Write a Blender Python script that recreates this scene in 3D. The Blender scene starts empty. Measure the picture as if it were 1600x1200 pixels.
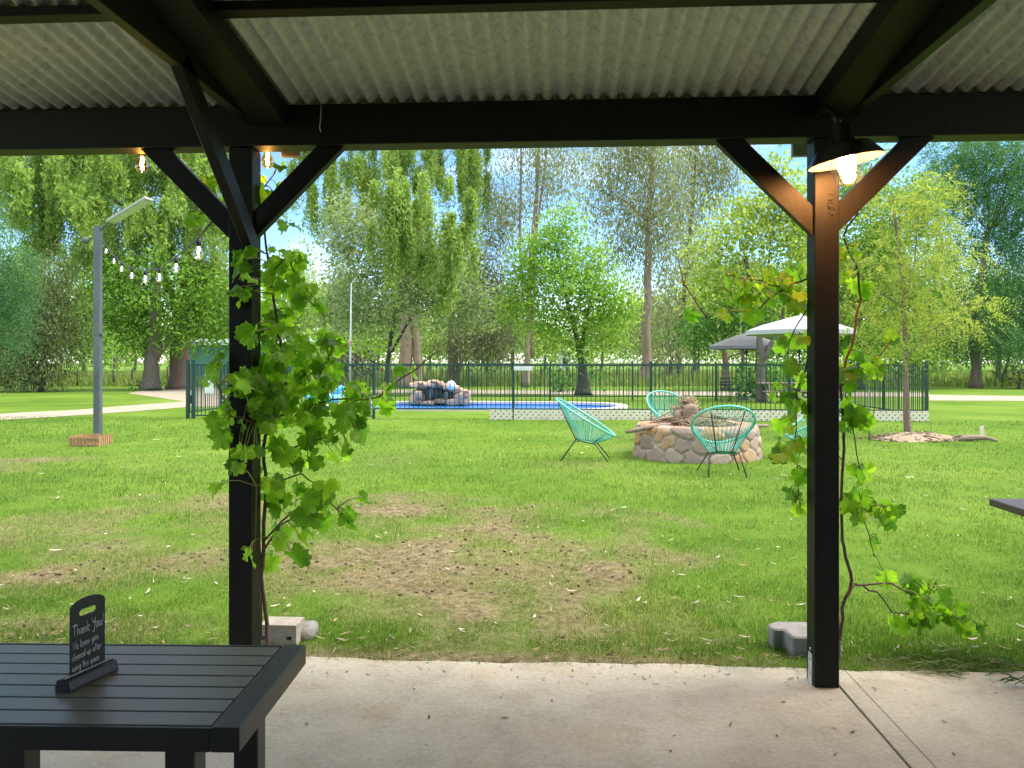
import bpy, bmesh, math, random
import numpy as np
from mathutils import Vector, Matrix
random.seed(11)
rng = np.random.default_rng(7)
PI = math.pi
C = bpy.context.scene.collection
# ------------------------------------------------------------------ camera model (design aid for laying things out in metres)
F = 1226.0; HC = 1.5; TH = math.radians(3.17); HV = 565.0
CT, ST = math.cos(TH), math.sin(TH)
GZ = -0.03                                     # lawn level; the patio slab is at 0
def at(u, v, t):
    x = (u-800)/F*t
    return Vector((x*CT - t*ST, x*ST + t*CT, HC + (HV-v)/F*t))
def gp(u, v, z=GZ):
    return at(u, v, (HC-z)*F/(v-HV))
def atY(u, v, Y):
    x = (u-800)/F
    return at(u, v, Y/(x*ST+CT))
# ------------------------------------------------------------------ tagging
def tag(o, label=None, cat=None, group=None, kind=None):
    if label: o['label'] = label
    if cat: o['category'] = cat
    if group: o['group'] = group
    if kind: o['kind'] = kind
    return o
def thing(name, label, cat, loc=(0,0,0), rz=0, group=None):
    o = bpy.data.objects.new(name, None); C.objects.link(o)
    o.location = loc; o.rotation_euler = (0,0,rz); o.empty_display_size = .1
    return tag(o, label, cat, group)
def copy_tree(o, parent=None):
    c = o.copy(); C.objects.link(c)
    if parent: c.parent = parent
    for ch in o.children: copy_tree(ch, c)
    return c
# ------------------------------------------------------------------ mesh builder
class MB:
    def __init__(s): s.v=[]; s.f=[]; s.smooth=[]
    def add(s, vs, fs, smooth=False):
        b=len(s.v); s.v.extend([tuple(p) for p in vs]); s.f.extend([tuple(i+b for i in f) for f in fs]); s.smooth.extend([smooth]*len(fs)); return s
    def box(s, c, d, R=None):
        x,y,z=d[0]/2,d[1]/2,d[2]/2
        vs=[Vector(p) for p in ((-x,-y,-z),(x,-y,-z),(x,y,-z),(-x,y,-z),(-x,-y,z),(x,-y,z),(x,y,z),(-x,y,z))]
        if R is not None: vs=[R@p for p in vs]
        c=Vector(c)
        return s.add([p+c for p in vs], [(0,3,2,1),(4,5,6,7),(0,1,5,4),(1,2,6,5),(2,3,7,6),(3,0,4,7)])
    def bx(s, x0,x1,y0,y1,z0,z1): return s.box(((x0+x1)/2,(y0+y1)/2,(z0+z1)/2),(x1-x0,y1-y0,z1-z0))
    def bar(s, a, b, w, h, up=(0,0,1)):
        a=Vector(a); b=Vector(b); d=(b-a); L=d.length; d.normalize()
        up=Vector(up); x=d.cross(up); 
        if x.length<1e-5: x=d.cross(Vector((1,0,0)))
        x.normalize(); z=x.cross(d)
        R=Matrix((x,d,z)).transposed()
        return s.box((a+b)/2,(w,L,h),R)
    def tube(s, pts, r, n=6, cap=True):
        pts=[Vector(p) for p in pts]; m=len(pts)
        rs=[r]*m if isinstance(r,(int,float)) else list(r)
        vs=[]; prev=None
        for i,p in enumerate(pts):
            d=(pts[min(i+1,m-1)]-pts[max(i-1,0)])
            if d.length<1e-9: d=Vector((0,0,1))
            d.normalize()
            if prev is None:
                x=d.cross(Vector((0,0,1)))
                if x.length<1e-3: x=d.cross(Vector((0,1,0)))
            else: x=prev-d*prev.dot(d)
            if x.length<1e-6: x=d.orthogonal()
            x.normalize(); prev=x; y=d.cross(x)
            for k in range(n):
                a=2*PI*k/n; vs.append(p+(x*math.cos(a)+y*math.sin(a))*rs[i])
        fs=[]
        for i in range(m-1):
            for k in range(n):
                k2=(k+1)%n; fs.append((i*n+k,i*n+k2,(i+1)*n+k2,(i+1)*n+k))
        if cap: fs.append(tuple(range(n-1,-1,-1))); fs.append(tuple((m-1)*n+k for k in range(n)))
        return s.add(vs,fs,True)
    def ring(s, pts, r, n=8):
        pts=[Vector(p) for p in pts]; m=len(pts); vs=[]
        c=sum(pts,Vector())/m
        nrm=Vector()
        for i in range(m): nrm+= (pts[i]-c).cross(pts[(i+1)%m]-c)
        nrm.normalize()
        for i in range(m):
            d=(pts[(i+1)%m]-pts[i-1]).normalized(); x=d.cross(nrm).normalized(); y=x.cross(d)
            for k in range(n):
                a=2*PI*k/n; vs.append(pts[i]+(x*math.cos(a)+y*math.sin(a))*r)
        fs=[(i*n+k,i*n+(k+1)%n,((i+1)%m)*n+(k+1)%n,((i+1)%m)*n+k) for i in range(m) for k in range(n)]
        return s.add(vs,fs,True)
    def lathe(s, prof, n=24, M=None):
        vs=[]; 
        for r,z in prof:
            for k in range(n):
                a=2*PI*k/n; p=Vector((r*math.cos(a),r*math.sin(a),z)); vs.append(M@p if M else p)
        fs=[(i*n+k,i*n+(k+1)%n,(i+1)*n+(k+1)%n,(i+1)*n+k) for i in range(len(prof)-1) for k in range(n)]
        return s.add(vs,fs,True)
    def prism(s, poly, z0, z1, M=None):
        n=len(poly); vs=[Vector((p[0],p[1],z0)) for p in poly]+[Vector((p[0],p[1],z1)) for p in poly]
        if M: vs=[M@p for p in vs]
        return s.add(vs,[tuple(range(n-1,-1,-1)),tuple(range(n,2*n))]+[(i,(i+1)%n,n+(i+1)%n,n+i) for i in range(n)])
    def rock(s, c, d, amp=.18, sub=2, seed=0, rz=0, flat=.0):
        bm=bmesh.new(); bmesh.ops.create_icosphere(bm,subdivisions=sub,radius=1)
        r=random.Random(seed); ks=[(Vector((r.gauss(0,1),r.gauss(0,1),r.gauss(0,1))),r.uniform(0,6.3)) for _ in range(7)]
        R=Matrix.Rotation(rz,3,'Z'); vs=[]
        for v in bm.verts:
            p=v.co.copy(); q=Vector([math.copysign(abs(t)**.62,t) for t in p])       # boxy
            q*=1/max(1,q.length*.82)
            k=1+amp*sum(math.sin(kk.dot(p)*1.6+ph) for kk,ph in ks)/3.2
            q*=k; vs.append(R@Vector((q.x*d[0],q.y*d[1],q.z*d[2]))+Vector(c))
        fs=[tuple(v.index for v in f.verts) for f in bm.faces]; bm.free()
        return s.add(vs,fs,True)
    def build(s, name, mat, parent=None, bevel=0, seg=1):
        me=bpy.data.meshes.new(name); me.from_pydata(s.v,[],s.f); me.polygons.foreach_set('use_smooth',s.smooth)
        me.materials.append(mat); me.update()
        o=bpy.data.objects.new(name,me); C.objects.link(o)
        if parent: o.parent=parent
        if bevel:
            m=o.modifiers.new('bevel','BEVEL'); m.width=bevel; m.segments=seg; m.limit_method='ANGLE'; m.harden_normals=False
        return o
def np_mesh(name, V, Q, mat, parent=None, smooth=False, attrs=None):
    """big mesh from numpy: V (n,3), Q (m,k) faces"""
    me=bpy.data.meshes.new(name); V=np.ascontiguousarray(V,np.float32); Q=np.ascontiguousarray(Q,np.int32)
    n=len(V); m,k=Q.shape
    me.vertices.add(n); me.vertices.foreach_set('co',V.ravel())
    me.loops.add(m*k); me.loops.foreach_set('vertex_index',Q.ravel())
    me.polygons.add(m); me.polygons.foreach_set('loop_start',np.arange(0,m*k,k,dtype=np.int32))
    if smooth: me.polygons.foreach_set('use_smooth',np.ones(m,bool))
    if attrs:
        for a,vals in attrs.items():
            at_=me.attributes.new(a,'FLOAT','POINT'); at_.data.foreach_set('value',np.ascontiguousarray(vals,np.float32))
    me.update(calc_edges=True); me.validate()
    me.materials.append(mat); o=bpy.data.objects.new(name,me); C.objects.link(o)
    if parent: o.parent=parent
    return o
# ------------------------------------------------------------------ materials
def new_mat(name):
    m=bpy.data.materials.new(name); m.use_nodes=True; nt=m.node_tree; nt.nodes.clear()
    out=nt.nodes.new('ShaderNodeOutputMaterial'); return m,nt,out
def nd(nt,t,**kw):
    n=nt.nodes.new('ShaderNode'+t)
    for k,v in kw.items(): setattr(n,k,v)
    return n
def col4(c): return (c[0],c[1],c[2],1)
def ramp(nt,fac,stops):
    r=nd(nt,'ValToRGB'); e=r.color_ramp.elements
    while len(e)<len(stops): e.new(.5)
    for i,(p,c) in enumerate(stops): e[i].position=p; e[i].color=col4(c)
    nt.links.new(fac,r.inputs[0]); return r.outputs[0]
def noise(nt,scale,detail=4,coord='Object',rough=.6,stretch=None):
    tc=nd(nt,'TexCoord'); src=tc.outputs[coord]
    if coord=='Position': pass
    if stretch:
        mp=nd(nt,'Mapping'); mp.inputs['Scale'].default_value=stretch; nt.links.new(src,mp.inputs[0]); src=mp.outputs[0]
    n=nd(nt,'TexNoise'); n.inputs['Scale'].default_value=scale; n.inputs['Detail'].default_value=detail; n.inputs['Roughness'].default_value=rough
    nt.links.new(src,n.inputs['Vector']); return n.outputs[0]
def pmat(name, stops, rough=.6, scale=6, detail=5, bump=0, bscale=40, metallic=0, spec=.5, stretch=None, island=False, emit=None, es=0, coat=0):
    m,nt,out=new_mat(name); b=nd(nt,'BsdfPrincipled'); nt.links.new(b.outputs[0],out.inputs[0])
    if isinstance(stops[0],(int,float)): stops=[(.3,tuple(x*.85 for x in stops)),(.7,tuple(min(1,x*1.12) for x in stops))]
    if island:
        g=nd(nt,'NewGeometry'); nz=noise(nt,scale,detail,stretch=stretch)
        mx=nd(nt,'Math',operation='MULTIPLY_ADD'); nt.links.new(nz,mx.inputs[0]); mx.inputs[1].default_value=.5; 
        ma=nd(nt,'Math',operation='MULTIPLY_ADD'); nt.links.new(g.outputs['Random Per Island'],ma.inputs[0]); ma.inputs[1].default_value=.75; ma.inputs[2].default_value=-.12
        nt.links.new(ma.outputs[0],mx.inputs[2]); fac=mx.outputs[0]
    else: fac=noise(nt,scale,detail,stretch=stretch)
    nt.links.new(ramp(nt,fac,stops),b.inputs['Base Color'])
    b.inputs['Roughness'].default_value=rough; b.inputs['Metallic'].default_value=metallic; b.inputs['Specular IOR Level'].default_value=spec
    b.inputs['Coat Weight'].default_value=coat
    if bump:
        bp=nd(nt,'Bump'); bp.inputs['Strength'].default_value=bump; bp.inputs['Distance'].default_value=.02
        nt.links.new(noise(nt,bscale,6,stretch=stretch),bp.inputs['Height']); nt.links.new(bp.outputs[0],b.inputs['Normal'])
    if emit: b.inputs['Emission Color'].default_value=col4(emit); b.inputs['Emission Strength'].default_value=es
    return m
def leaf_mat(name, cols, trans=.4, rough=.5, scale=.5, spec=.3, tcol=1.55, nz_w=.5):
    """cols dark->light; colour varies by leaf and by clump"""
    m,nt,out=new_mat(name)
    g=nd(nt,'NewGeometry'); nz=noise(nt,scale,3)
    a=nd(nt,'Math',operation='MULTIPLY_ADD'); nt.links.new(nz,a.inputs[0]); a.inputs[1].default_value=nz_w*1.6; a.inputs[2].default_value=-nz_w*.55
    b_=nd(nt,'Math',operation='MULTIPLY_ADD'); nt.links.new(g.outputs['Random Per Island'],b_.inputs[0]); b_.inputs[1].default_value=.75; nt.links.new(a.outputs[0],b_.inputs[2])
    n=len(cols); c=ramp(nt,b_.outputs[0],[(i/(n-1)*.9+.05,cc) for i,cc in enumerate(cols)])
    p=nd(nt,'BsdfPrincipled'); nt.links.new(c,p.inputs['Base Color']); p.inputs['Roughness'].default_value=rough; p.inputs['Specular IOR Level'].default_value=spec
    tr=nd(nt,'BsdfTranslucent'); 
    mc=nd(nt,'MixRGB',blend_type='MULTIPLY'); mc.inputs[0].default_value=1; nt.links.new(c,mc.inputs[1]); mc.inputs[2].default_value=(tcol*.98,tcol*1.03,tcol*.55,1)
    nt.links.new(mc.outputs[0],tr.inputs[0])
    mx=nd(nt,'MixShader'); mx.inputs[0].default_value=trans
    nt.links.new(p.outputs[0],mx.inputs[1]); nt.links.new(tr.outputs[0],mx.inputs[2]); nt.links.new(mx.outputs[0],out.inputs[0])
    return m
# numpy value noise in plan
_G=rng.random((97,97))
def vnoise(x,y,s,oct=3):
    r=0; a=1; tot=0
    for o in range(oct):
        X=np.asarray(x)*s*2**o+13.7*o; Y=np.asarray(y)*s*2**o+5.1*o
        xi=np.floor(X).astype(int); yi=np.floor(Y).astype(int); fx=X-xi; fy=Y-yi
        fx=fx*fx*(3-2*fx); fy=fy*fy*(3-2*fy); g=lambda i,j:_G[i%97,j%97]
        r=r+a*((g(xi,yi)*(1-fx)+g(xi+1,yi)*fx)*(1-fy)+(g(xi,yi+1)*(1-fx)+g(xi+1,yi+1)*fx)*fy); tot+=a; a*=.55
    return r/tot
# ------------------------------------------------------------------ palette
PAINT=pmat('charcoal paint',[(.3,(.0055,.0047,.003)),(.7,(.0115,.0098,.0066))],rough=.5,spec=.24,scale=9,bump=.12,bscale=60,stretch=(6,6,1))
GALV=pmat('galvanised sheet',[(.30,(.40,.40,.385)),(.5,(.60,.60,.58)),(.75,(.68,.68,.66))],rough=.5,scale=26,detail=8,metallic=.15,spec=.3,bump=.05)
def slab_material():
    m,nt,out=new_mat('concrete'); b=nd(nt,'BsdfPrincipled'); nt.links.new(b.outputs[0],out.inputs[0])
    big=ramp(nt,noise(nt,.9,7,rough=.62),[(.3,(.36,.315,.23)),(.5,(.485,.435,.33)),(.7,(.56,.51,.395))])
    fine=noise(nt,45,6,rough=.75)
    mx=nd(nt,'MixRGB',blend_type='OVERLAY'); mx.inputs[0].default_value=.5; nt.links.new(big,mx.inputs[1]); nt.links.new(fine,mx.inputs[2])
    # dark specks
    sp=nd(nt,'TexVoronoi'); sp.inputs['Scale'].default_value=9; tc=nd(nt,'TexCoord'); nt.links.new(tc.outputs['Object'],sp.inputs['Vector'])
    s2=ramp(nt,sp.outputs['Distance'],[(.05,(.22,.19,.15)),(.10,(1,1,1))])
    mask=ramp(nt,noise(nt,1.3,3),[(.5,(0,0,0)),(.62,(1,1,1))])
    m2=nd(nt,'MixRGB',blend_type='MULTIPLY'); nt.links.new(mask,m2.inputs[0]); nt.links.new(mx.outputs[0],m2.inputs[1]); nt.links.new(s2,m2.inputs[2])
    # reddish stains
    st=ramp(nt,noise(nt,1.9,4,stretch=(1,1.3,1)),[(.54,(1,1,1)),(.72,(.96,.85,.74))])
    m3=nd(nt,'MixRGB',blend_type='MULTIPLY'); m3.inputs[0].default_value=1; nt.links.new(m2.outputs[0],m3.inputs[1]); nt.links.new(st,m3.inputs[2])
    bl=ramp(nt,noise(nt,5,7,rough=.7),[(.34,(.84,.81,.77)),(.5,(1,1,1)),(.66,(1.05,1.04,1.03))])
    m4=nd(nt,'MixRGB',blend_type='MULTIPLY'); m4.inputs[0].default_value=.9; nt.links.new(m3.outputs[0],m4.inputs[1]); nt.links.new(bl,m4.inputs[2])
    wv=nd(nt,'TexVoronoi',feature='DISTANCE_TO_EDGE'); wv.inputs['Scale'].default_value=.55; wn=nd(nt,'TexNoise'); wn.inputs['Scale'].default_value=3; wn.inputs['Detail'].default_value=6; nt.links.new(tc.outputs['Object'],wn.inputs['Vector'])
    wm=nd(nt,'MixRGB'); wm.inputs[0].default_value=.22; nt.links.new(tc.outputs['Object'],wm.inputs[1]); nt.links.new(wn.outputs['Color'],wm.inputs[2]); nt.links.new(wm.outputs[0],wv.inputs['Vector'])
    ck=ramp(nt,wv.outputs['Distance'],[(.0,(.45,.4,.33)),(.0045,(1,1,1))]); ckm=ramp(nt,noise(nt,.8,2),[(.54,(0,0,0)),(.62,(.4,.4,.4))])
    m5=nd(nt,'MixRGB',blend_type='MULTIPLY'); nt.links.new(ckm,m5.inputs[0]); nt.links.new(m4.outputs[0],m5.inputs[1]); nt.links.new(ck,m5.inputs[2])
    nt.links.new(m5.outputs[0],b.inputs['Base Color']); b.inputs['Roughness'].default_value=.75
    bp=nd(nt,'Bump'); bp.inputs['Strength'].default_value=.25; bp.inputs['Distance'].default_value=.01; nt.links.new(fine,bp.inputs['Height']); nt.links.new(bp.outputs[0],b.inputs['Normal'])
    return m
SLAB=slab_material()
BLACKPL=pmat('black paint',(.012,.012,.012),rough=.5,scale=20)
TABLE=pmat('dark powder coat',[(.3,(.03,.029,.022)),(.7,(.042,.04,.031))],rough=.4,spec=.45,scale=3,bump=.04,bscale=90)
TABLE_TOP_LIT=pmat('lit powder coat',[(.3,(.17,.168,.122)),(.7,(.215,.21,.155))],rough=.36,spec=.6,scale=3,bump=.04,bscale=90)  # the frame's coat again, lightened to paint in the sheen on the top
TABLE_BROWN=pmat('dark brown board',[(.3,(.05,.032,.03)),(.7,(.085,.06,.055))],rough=.4,scale=8,stretch=(1,8,1))
GREEN_STEEL=pmat('green steel',[(.3,(.006,.038,.03)),(.7,(.012,.06,.048))],rough=.4,scale=4)
TURQ=pmat('turquoise cord',[(.3,(.07,.42,.34)),(.7,(.14,.55,.46))],rough=.35,scale=5)
TURQ_RIM=pmat('turquoise rim',[(.3,(.13,.5,.40)),(.7,(.2,.6,.5))],rough=.3,scale=5)
BLACKSTEEL=pmat('black steel rod',(.012,.012,.013),rough=.4,scale=5)
POLESTEEL=pmat('weathered galvanised pole',[(.3,(.09,.1,.10)),(.7,(.17,.185,.185))],rough=.55,scale=6,metallic=.3,stretch=(1,1,.2))
WHITE=pmat('white paint',(.75,.75,.74),rough=.5,scale=5)
CREAM=pmat('cream timber',[(.3,(.72,.62,.44)),(.7,(.85,.77,.58))],rough=.7,scale=8)
STONE=pmat('mixed stone',[(.02,(.3,.235,.2)),(.3,(.4,.3,.25)),(.5,(.42,.25,.14)),(.7,(.52,.42,.34)),(.95,(.45,.29,.17))],rough=.85,scale=7,bump=.5,bscale=14,island=True)
MORTAR=pmat('pale mortar',[(.3,(.34,.28,.23)),(.7,(.48,.41,.34))],rough=.9,scale=12,bump=.5,bscale=25)
POOLROCK=pmat('pink sandstone',[(.05,(.26,.15,.10)),(.4,(.42,.26,.18)),(.7,(.52,.36,.25)),(.95,(.34,.19,.12))],rough=.85,scale=5,bump=.5,bscale=12,island=True)
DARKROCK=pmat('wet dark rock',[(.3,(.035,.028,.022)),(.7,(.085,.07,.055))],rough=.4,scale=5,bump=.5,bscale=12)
BARK_GREY=pmat('grey bark',[(.3,(.1,.08,.06)),(.7,(.21,.175,.135))],rough=.9,scale=5,bump=.7,bscale=8,stretch=(3,3,.5))
BARK_PINK=pmat('pinkish gum bark',[(.3,(.24,.16,.115)),(.6,(.34,.245,.185)),(.8,(.42,.33,.27))],rough=.8,scale=3,bump=.3,bscale=8,stretch=(2,2,.4))
BARK_DARK=pmat('dark bark',[(.3,(.05,.04,.03)),(.7,(.11,.09,.07))],rough=.9,scale=5,bump=.7,bscale=10,stretch=(3,3,.6))
BARK_RED=pmat('reddish bark',[(.3,(.16,.1,.075)),(.7,(.27,.19,.14))],rough=.9,scale=5,bump=.7,bscale=8,stretch=(3,3,.4))
TWIG=pmat('dry twig',[(.2,(.1,.065,.04)),(.5,(.24,.165,.1)),(.8,(.42,.33,.21))],rough=.9,scale=6,island=True)
STRAW=pmat('dry straw',[(.1,(.2,.13,.07)),(.5,(.4,.28,.14)),(.9,(.56,.45,.28))],rough=.9,scale=6,island=True)
LOGWOOD=pmat('weathered log',[(.3,(.2,.13,.085)),(.7,(.38,.28,.2))],rough=.85,scale=5,bump=.5,bscale=12,stretch=(1,6,6))
CRATE=pmat('orange timber',[(.3,(.34,.17,.07)),(.7,(.5,.3,.14))],rough=.8,scale=10)
BLOCK=pmat('pale concrete block',[(.3,(.33,.28,.22)),(.7,(.5,.44,.36))],rough=.9,scale=12,bump=.5,bscale=50)
BLOCK_GREY=pmat('grey concrete block',[(.3,(.2,.18,.16)),(.7,(.34,.31,.28))],rough=.9,scale=14,bump=.4,bscale=60)
PATHM=pmat('pale gravel path',[(.3,(.32,.25,.18)),(.7,(.45,.37,.28))],rough=.95,scale=1.5,detail=8)
VINESTEM=pmat('vine stem',[(.3,(.09,.045,.03)),(.7,(.2,.11,.075))],rough=.8,scale=30)
VINEGREEN=pmat('green vine shoot',[(.3,(.2,.22,.04)),(.7,(.32,.33,.07))],rough=.6,scale=30)
LAMP_W=240; BULB_W=.3; SKY_S=.15; SUN_S=2.0; SUN_ANG=30; EXPO=1.3; CLOUD=8.0
# ================================================================== VERANDAH
PF = 3.68                                                       # front face of the posts
roofz = lambda y: 2.722 + .138*(3.68-y)
ver = thing('verandah','dark timber verandah with corrugated iron roof, two posts and diagonal braces','verandah',(0,3.68,0))
def vpart(name, mb, mat, bevel=.004, parent=ver):
    o=mb.build(name,mat,None,bevel); o.parent=ver if parent is ver else parent
    if parent is ver: o.location=(0,-3.68,0)
    return o
PX=((-1.565,-1.45),(1.19,1.302))
postL=vpart('post',MB().bx(PX[0][0],PX[0][1],PF,PF+.115,0,2.528),PAINT)
postR=vpart('post',MB().bx(PX[1][0],PX[1][1],PF,PF+.115,0,2.528),PAINT)
mk=MB()
for cx,cz in ((1.262,2.255),(1.262,2.22),(1.27,2.188)):          # ink stamp on the post
    mk.tube([(cx+.012*math.cos(a)*(1.1 if i%2 else .8),PF-.0012,cz+.014*math.sin(a)) for i,a in enumerate(np.linspace(.6,5.6,9))],.003,4)
mk.tube([(1.25,PF-.0012,2.272),(1.25,PF-.0012,2.20)],.0022,4)
st=mk.build('stamp_mark',BLACKPL); st.parent=postR
bl=MB()
for z in (.16,.11,.05): bl.tube([(1.186,PF+.055,z),(1.191,PF+.055,z)],.008,8)
bl.box((1.188,PF+.055,.07),(.004,.05,.14)); b=bl.build('bracket',GALV); b.parent=postR
vpart('beam',MB().bx(-5.2,5.2,3.668,3.79,2.53,2.722),PAINT)
for x0,x1 in ((-1.475,-1.43),(1.34,1.385)):
    ys=[3.666,3.3,2.6,1.6,.4,-1,-2.6]; lo=[(y,2.632) for y in ys]; hi=[(y,roofz(y)-.003) for y in ys][::-1]
    hi=[(y,min(z,2.95)) for y,z in hi]
    m=Matrix(((0,0,1,0),(1,0,0,0),(0,1,0,0),(0,0,0,1)))
    vpart('tie_beam',MB().prism(lo+hi,x0,x1,m),PAINT,.003)
    xr=x1+.0805 if x0<0 else x0-.0805; mr=MB(); mr.bar((xr,3.664,roofz(3.664)-.054),(xr,-2.6,roofz(-2.6)-.054),.158,.1); vpart('rafter',mr,PAINT,.003)
for ya in (2.83,1.75,.7,-.4,-1.5):
    mb=MB(); mb.bar((-5.2,ya+.035,roofz(ya)-.027),(8.9,ya+.035,roofz(ya)-.027),.07,.036); vpart('purlin',mb,PAINT,.002)
def brace(xp,s,z=2.155):
    a=Vector((xp-s*.03,3.722,z-.03)); b=Vector((xp+s*.40,3.722,z+.40))
    d=(b-a).normalized(); n=Vector((-d.z,0,d.x))*.0475
    # ends cut: vertical at the post, level under the beam
    def pt(p0,zz=None,xx=None):
        k=(zz-p0.z)/d.z if zz is not None else (xx-p0.x)/d.x
        return p0+d*k
    q=[pt(a+n,xx=xp-s*.02),pt(a-n,xx=xp-s*.02),pt(a-n,zz=2.54),pt(a+n,zz=2.54)]
    vs=[p+Vector((0,-.024,0)) for p in q]+[p+Vector((0,.024,0)) for p in q]
    mb=MB(); mb.add(vs,[(0,1,2,3),(7,6,5,4),(0,4,5,1),(1,5,6,2),(2,6,7,3),(3,7,4,0)])
    o=vpart('brace',mb,PAINT,0); return o
brace(PX[0][0],-1); brace(PX[0][1],1); brace(PX[1][0],-1,2.15); brace(PX[1][1],1,2.165)
mb=MB(); mb.bar((-1.4525,3.70,2.04),(-1.4525,2.96,2.67),.045,.095); vpart('brace',mb,PAINT,.003)
# corrugated roof, extended out of view at right to shade the slab
nx=int(14.3/.076*8); xs=np.linspace(-5.3,9,nx); ys=np.array([4.02,3.0,1.5,0,-1.5,-3.0])
V=np.array([(x,y,2.722+.138*(3.68-y)+0.016*(1+math.cos(2*PI*x/.076))) for y in ys for x in xs])
Q=np.array([(j*nx+i,j*nx+i+1,(j+1)*nx+i+1,(j+1)*nx+i) for j in range(len(ys)-1) for i in range(nx-1)])
rf=np_mesh('roof_sheet',V,Q,GALV,ver,True); rf.location=(0,-3.68,0)
sd=rf.modifiers.new('sheet','SOLIDIFY'); sd.thickness=.0012; sd.offset=1
for u,v0,v1,t,w in ((455,227,246,4.0,.1),(1250,215,245,3.95,.085)):  # small grey plates hanging below the beam
    p=at(u,v0,t); q=at(u,v1,t); mb=MB(); mb.box(((p.x),(p.y),(p.z+q.z)/2),(w,.03,p.z-q.z)); mb.box((p.x+.01,p.y+.03,q.z+.02),(w*.8,.04,.012))
    vpart('bracket_plate',mb,pmat('grey trim',(.3,.31,.29),rough=.5),.004)
w=MB(); w.tube([atY(501,v,3.655)+Vector((dx,0,0)) for v,dx in ((160,0),(172,.003),(188,-.001),(200,-.005),(206,.002))],.0022,5)
tag(w.build('wire_tail',GALV),'thin pale wire tail hanging in front of the dark beam','wire')
# unseen wall behind the camera, added to hold back light from behind
mb=MB(); mb.bx(-5.2,5.2,-2.9,-2.75,0,3.5); vpart('unseen_wall',mb,pmat('unseen wall dark',(.07,.066,.06),rough=.7),0)

# ================================================================== PATIO SLAB + LAWN
sl=MB()
ex=3.915
# slab in bays with narrow saw-cut joints between them (joint runs from the right post towards the viewer)
xj=1.31
edge=lambda x: ex+.014*math.sin(x*3.1)+.009*math.sin(x*11+1)+.006*math.sin(x*29)
def bay(x0,x1,skew=0):
    n=90; xs=np.linspace(x0,x1,n)
    poly=[(x0-skew,-3)]+[(x1-skew*0,-3)]+[(x,edge(x)) for x in xs[::-1]]
    sl.prism(poly,-.2,0)
bay(-6,xj-.006); bay(xj+.006,xj+.092); bay(xj+.096,6.5)
tag(sl.build('patio',SLAB,None,.004),kind='structure')
tag(MB().bx(-6,6.5,-3,3.88,-.3,-.012).build('patio_joint_base',pmat('joint dirt',(.05,.04,.03),rough=1)),kind='structure')

# ================================================================== TABLE + SIGN
tz=.74
tl=gp(374,1138,tz); rot=TH*.55
tb=thing('slatted_table','black slatted outdoor table at the left with small chalk sign standing on it','table',(tl.x,tl.y,0),rot)
D=.482; L=1.9
fr=MB()
fr.bx(-.062,0,0,D,tz-.052,tz); fr.bx(-L,-L+.062,0,D,tz-.052,tz)
fr.bx(-L+.0625,-.0625,.0,.012,tz-.052,tz-.002); fr.bx(-L+.0625,-.0625,D-.012,D,tz-.052,tz-.002)
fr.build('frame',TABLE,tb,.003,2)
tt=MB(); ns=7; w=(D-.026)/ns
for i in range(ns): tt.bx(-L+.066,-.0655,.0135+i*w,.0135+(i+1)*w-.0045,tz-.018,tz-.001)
tt.build('tabletop',TABLE_TOP_LIT,tb,.002,2)
tt=MB(); tt.bx(-L+.07,-.07,.016,D-.016,tz-.04,tz-.022); tt.build('underframe',BLACKPL,tb)
for x in (-.135,-.50,-L+.135):
    for y in (.05,D-.05): 
        if x==-.50 and y>.2: continue
        MB().bx(x-.032,x+.032,y-.03,y+.03,0,tz-.041).build('leg',TABLE,tb,.003)
MB().bx(-L+.12,-.12,D/2-.02,D/2+.02,.12,.16).build('stretcher',TABLE,tb,.002)
# sign
A=gp(103,1080,tz); B=gp(182,1043,tz)
yaw=math.atan2(B.y-A.y,B.x-A.x); mid=(A+B)/2
sg=thing('table_sign','small black chalkboard sign with white handwriting standing on the slatted table','sign',(mid.x,mid.y,tz),yaw)
W=.128; H=.2
bs=MB(); bs.prism([(-.092,-.03),(.092,-.03),(.092,.03),(-.092,.03)],0,.004)
prof=[(-.03,.004),(.03,.004),(.022,.026),(.004,.03),(-.004,.03),(-.022,.026)]
m=Matrix(((0,0,1,0),(1,0,0,0),(0,1,0,0),(0,0,0,1)))
bs.prism(prof,-.092,.092,m); bs.build('sign_base',BLACKPL,sg,.002)
rim=MB(); rim.bx(-.088,.088,-.0075,-.0045,.0302,.033); rim.build('edge_strip',pmat('pale edge',(.4,.4,.4)),sg)
# board with a handle slot: outline arc top, slot as a hole -> triangle fill
bm=bmesh.new(); zt=.022
outl=[(-W/2,zt),(W/2,zt),(W/2,zt+H-.022)]+[(W/2*math.cos(a)*1.0,zt+H-.022+.022*math.sin(a)) for a in np.linspace(.18,PI-.18,14)]+[(-W/2,zt+H-.022)]
slot=[(.0+.022*sx+.011*math.cos(a),zt+H-.038+.0085*math.sin(a)) for sx,a0 in ((1,-PI/2),(-1,PI/2)) for a in np.linspace(a0,a0+PI,7)]
def loop(p): 
    vs=[bm.verts.new((x,0,z)) for x,z in p]; return [bm.edges.new((vs[i],vs[(i+1)%len(vs)])) for i in range(len(vs))]
es=loop(outl)+loop(slot); bmesh.ops.triangle_fill(bm,use_beauty=True,use_dissolve=False,edges=es)
bmesh.ops.recalc_face_normals(bm,faces=bm.faces)
ext=bmesh.ops.extrude_face_region(bm,geom=bm.faces[:]); bmesh.ops.translate(bm,vec=(0,.004,0),verts=[g for g in ext['geom'] if isinstance(g,bmesh.types.BMVert)])
bmesh.ops.recalc_face_normals(bm,faces=bm.faces)
me=bpy.data.meshes.new('board'); bm.to_mesh(me); bm.free(); me.materials.append(BLACKPL)
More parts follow.
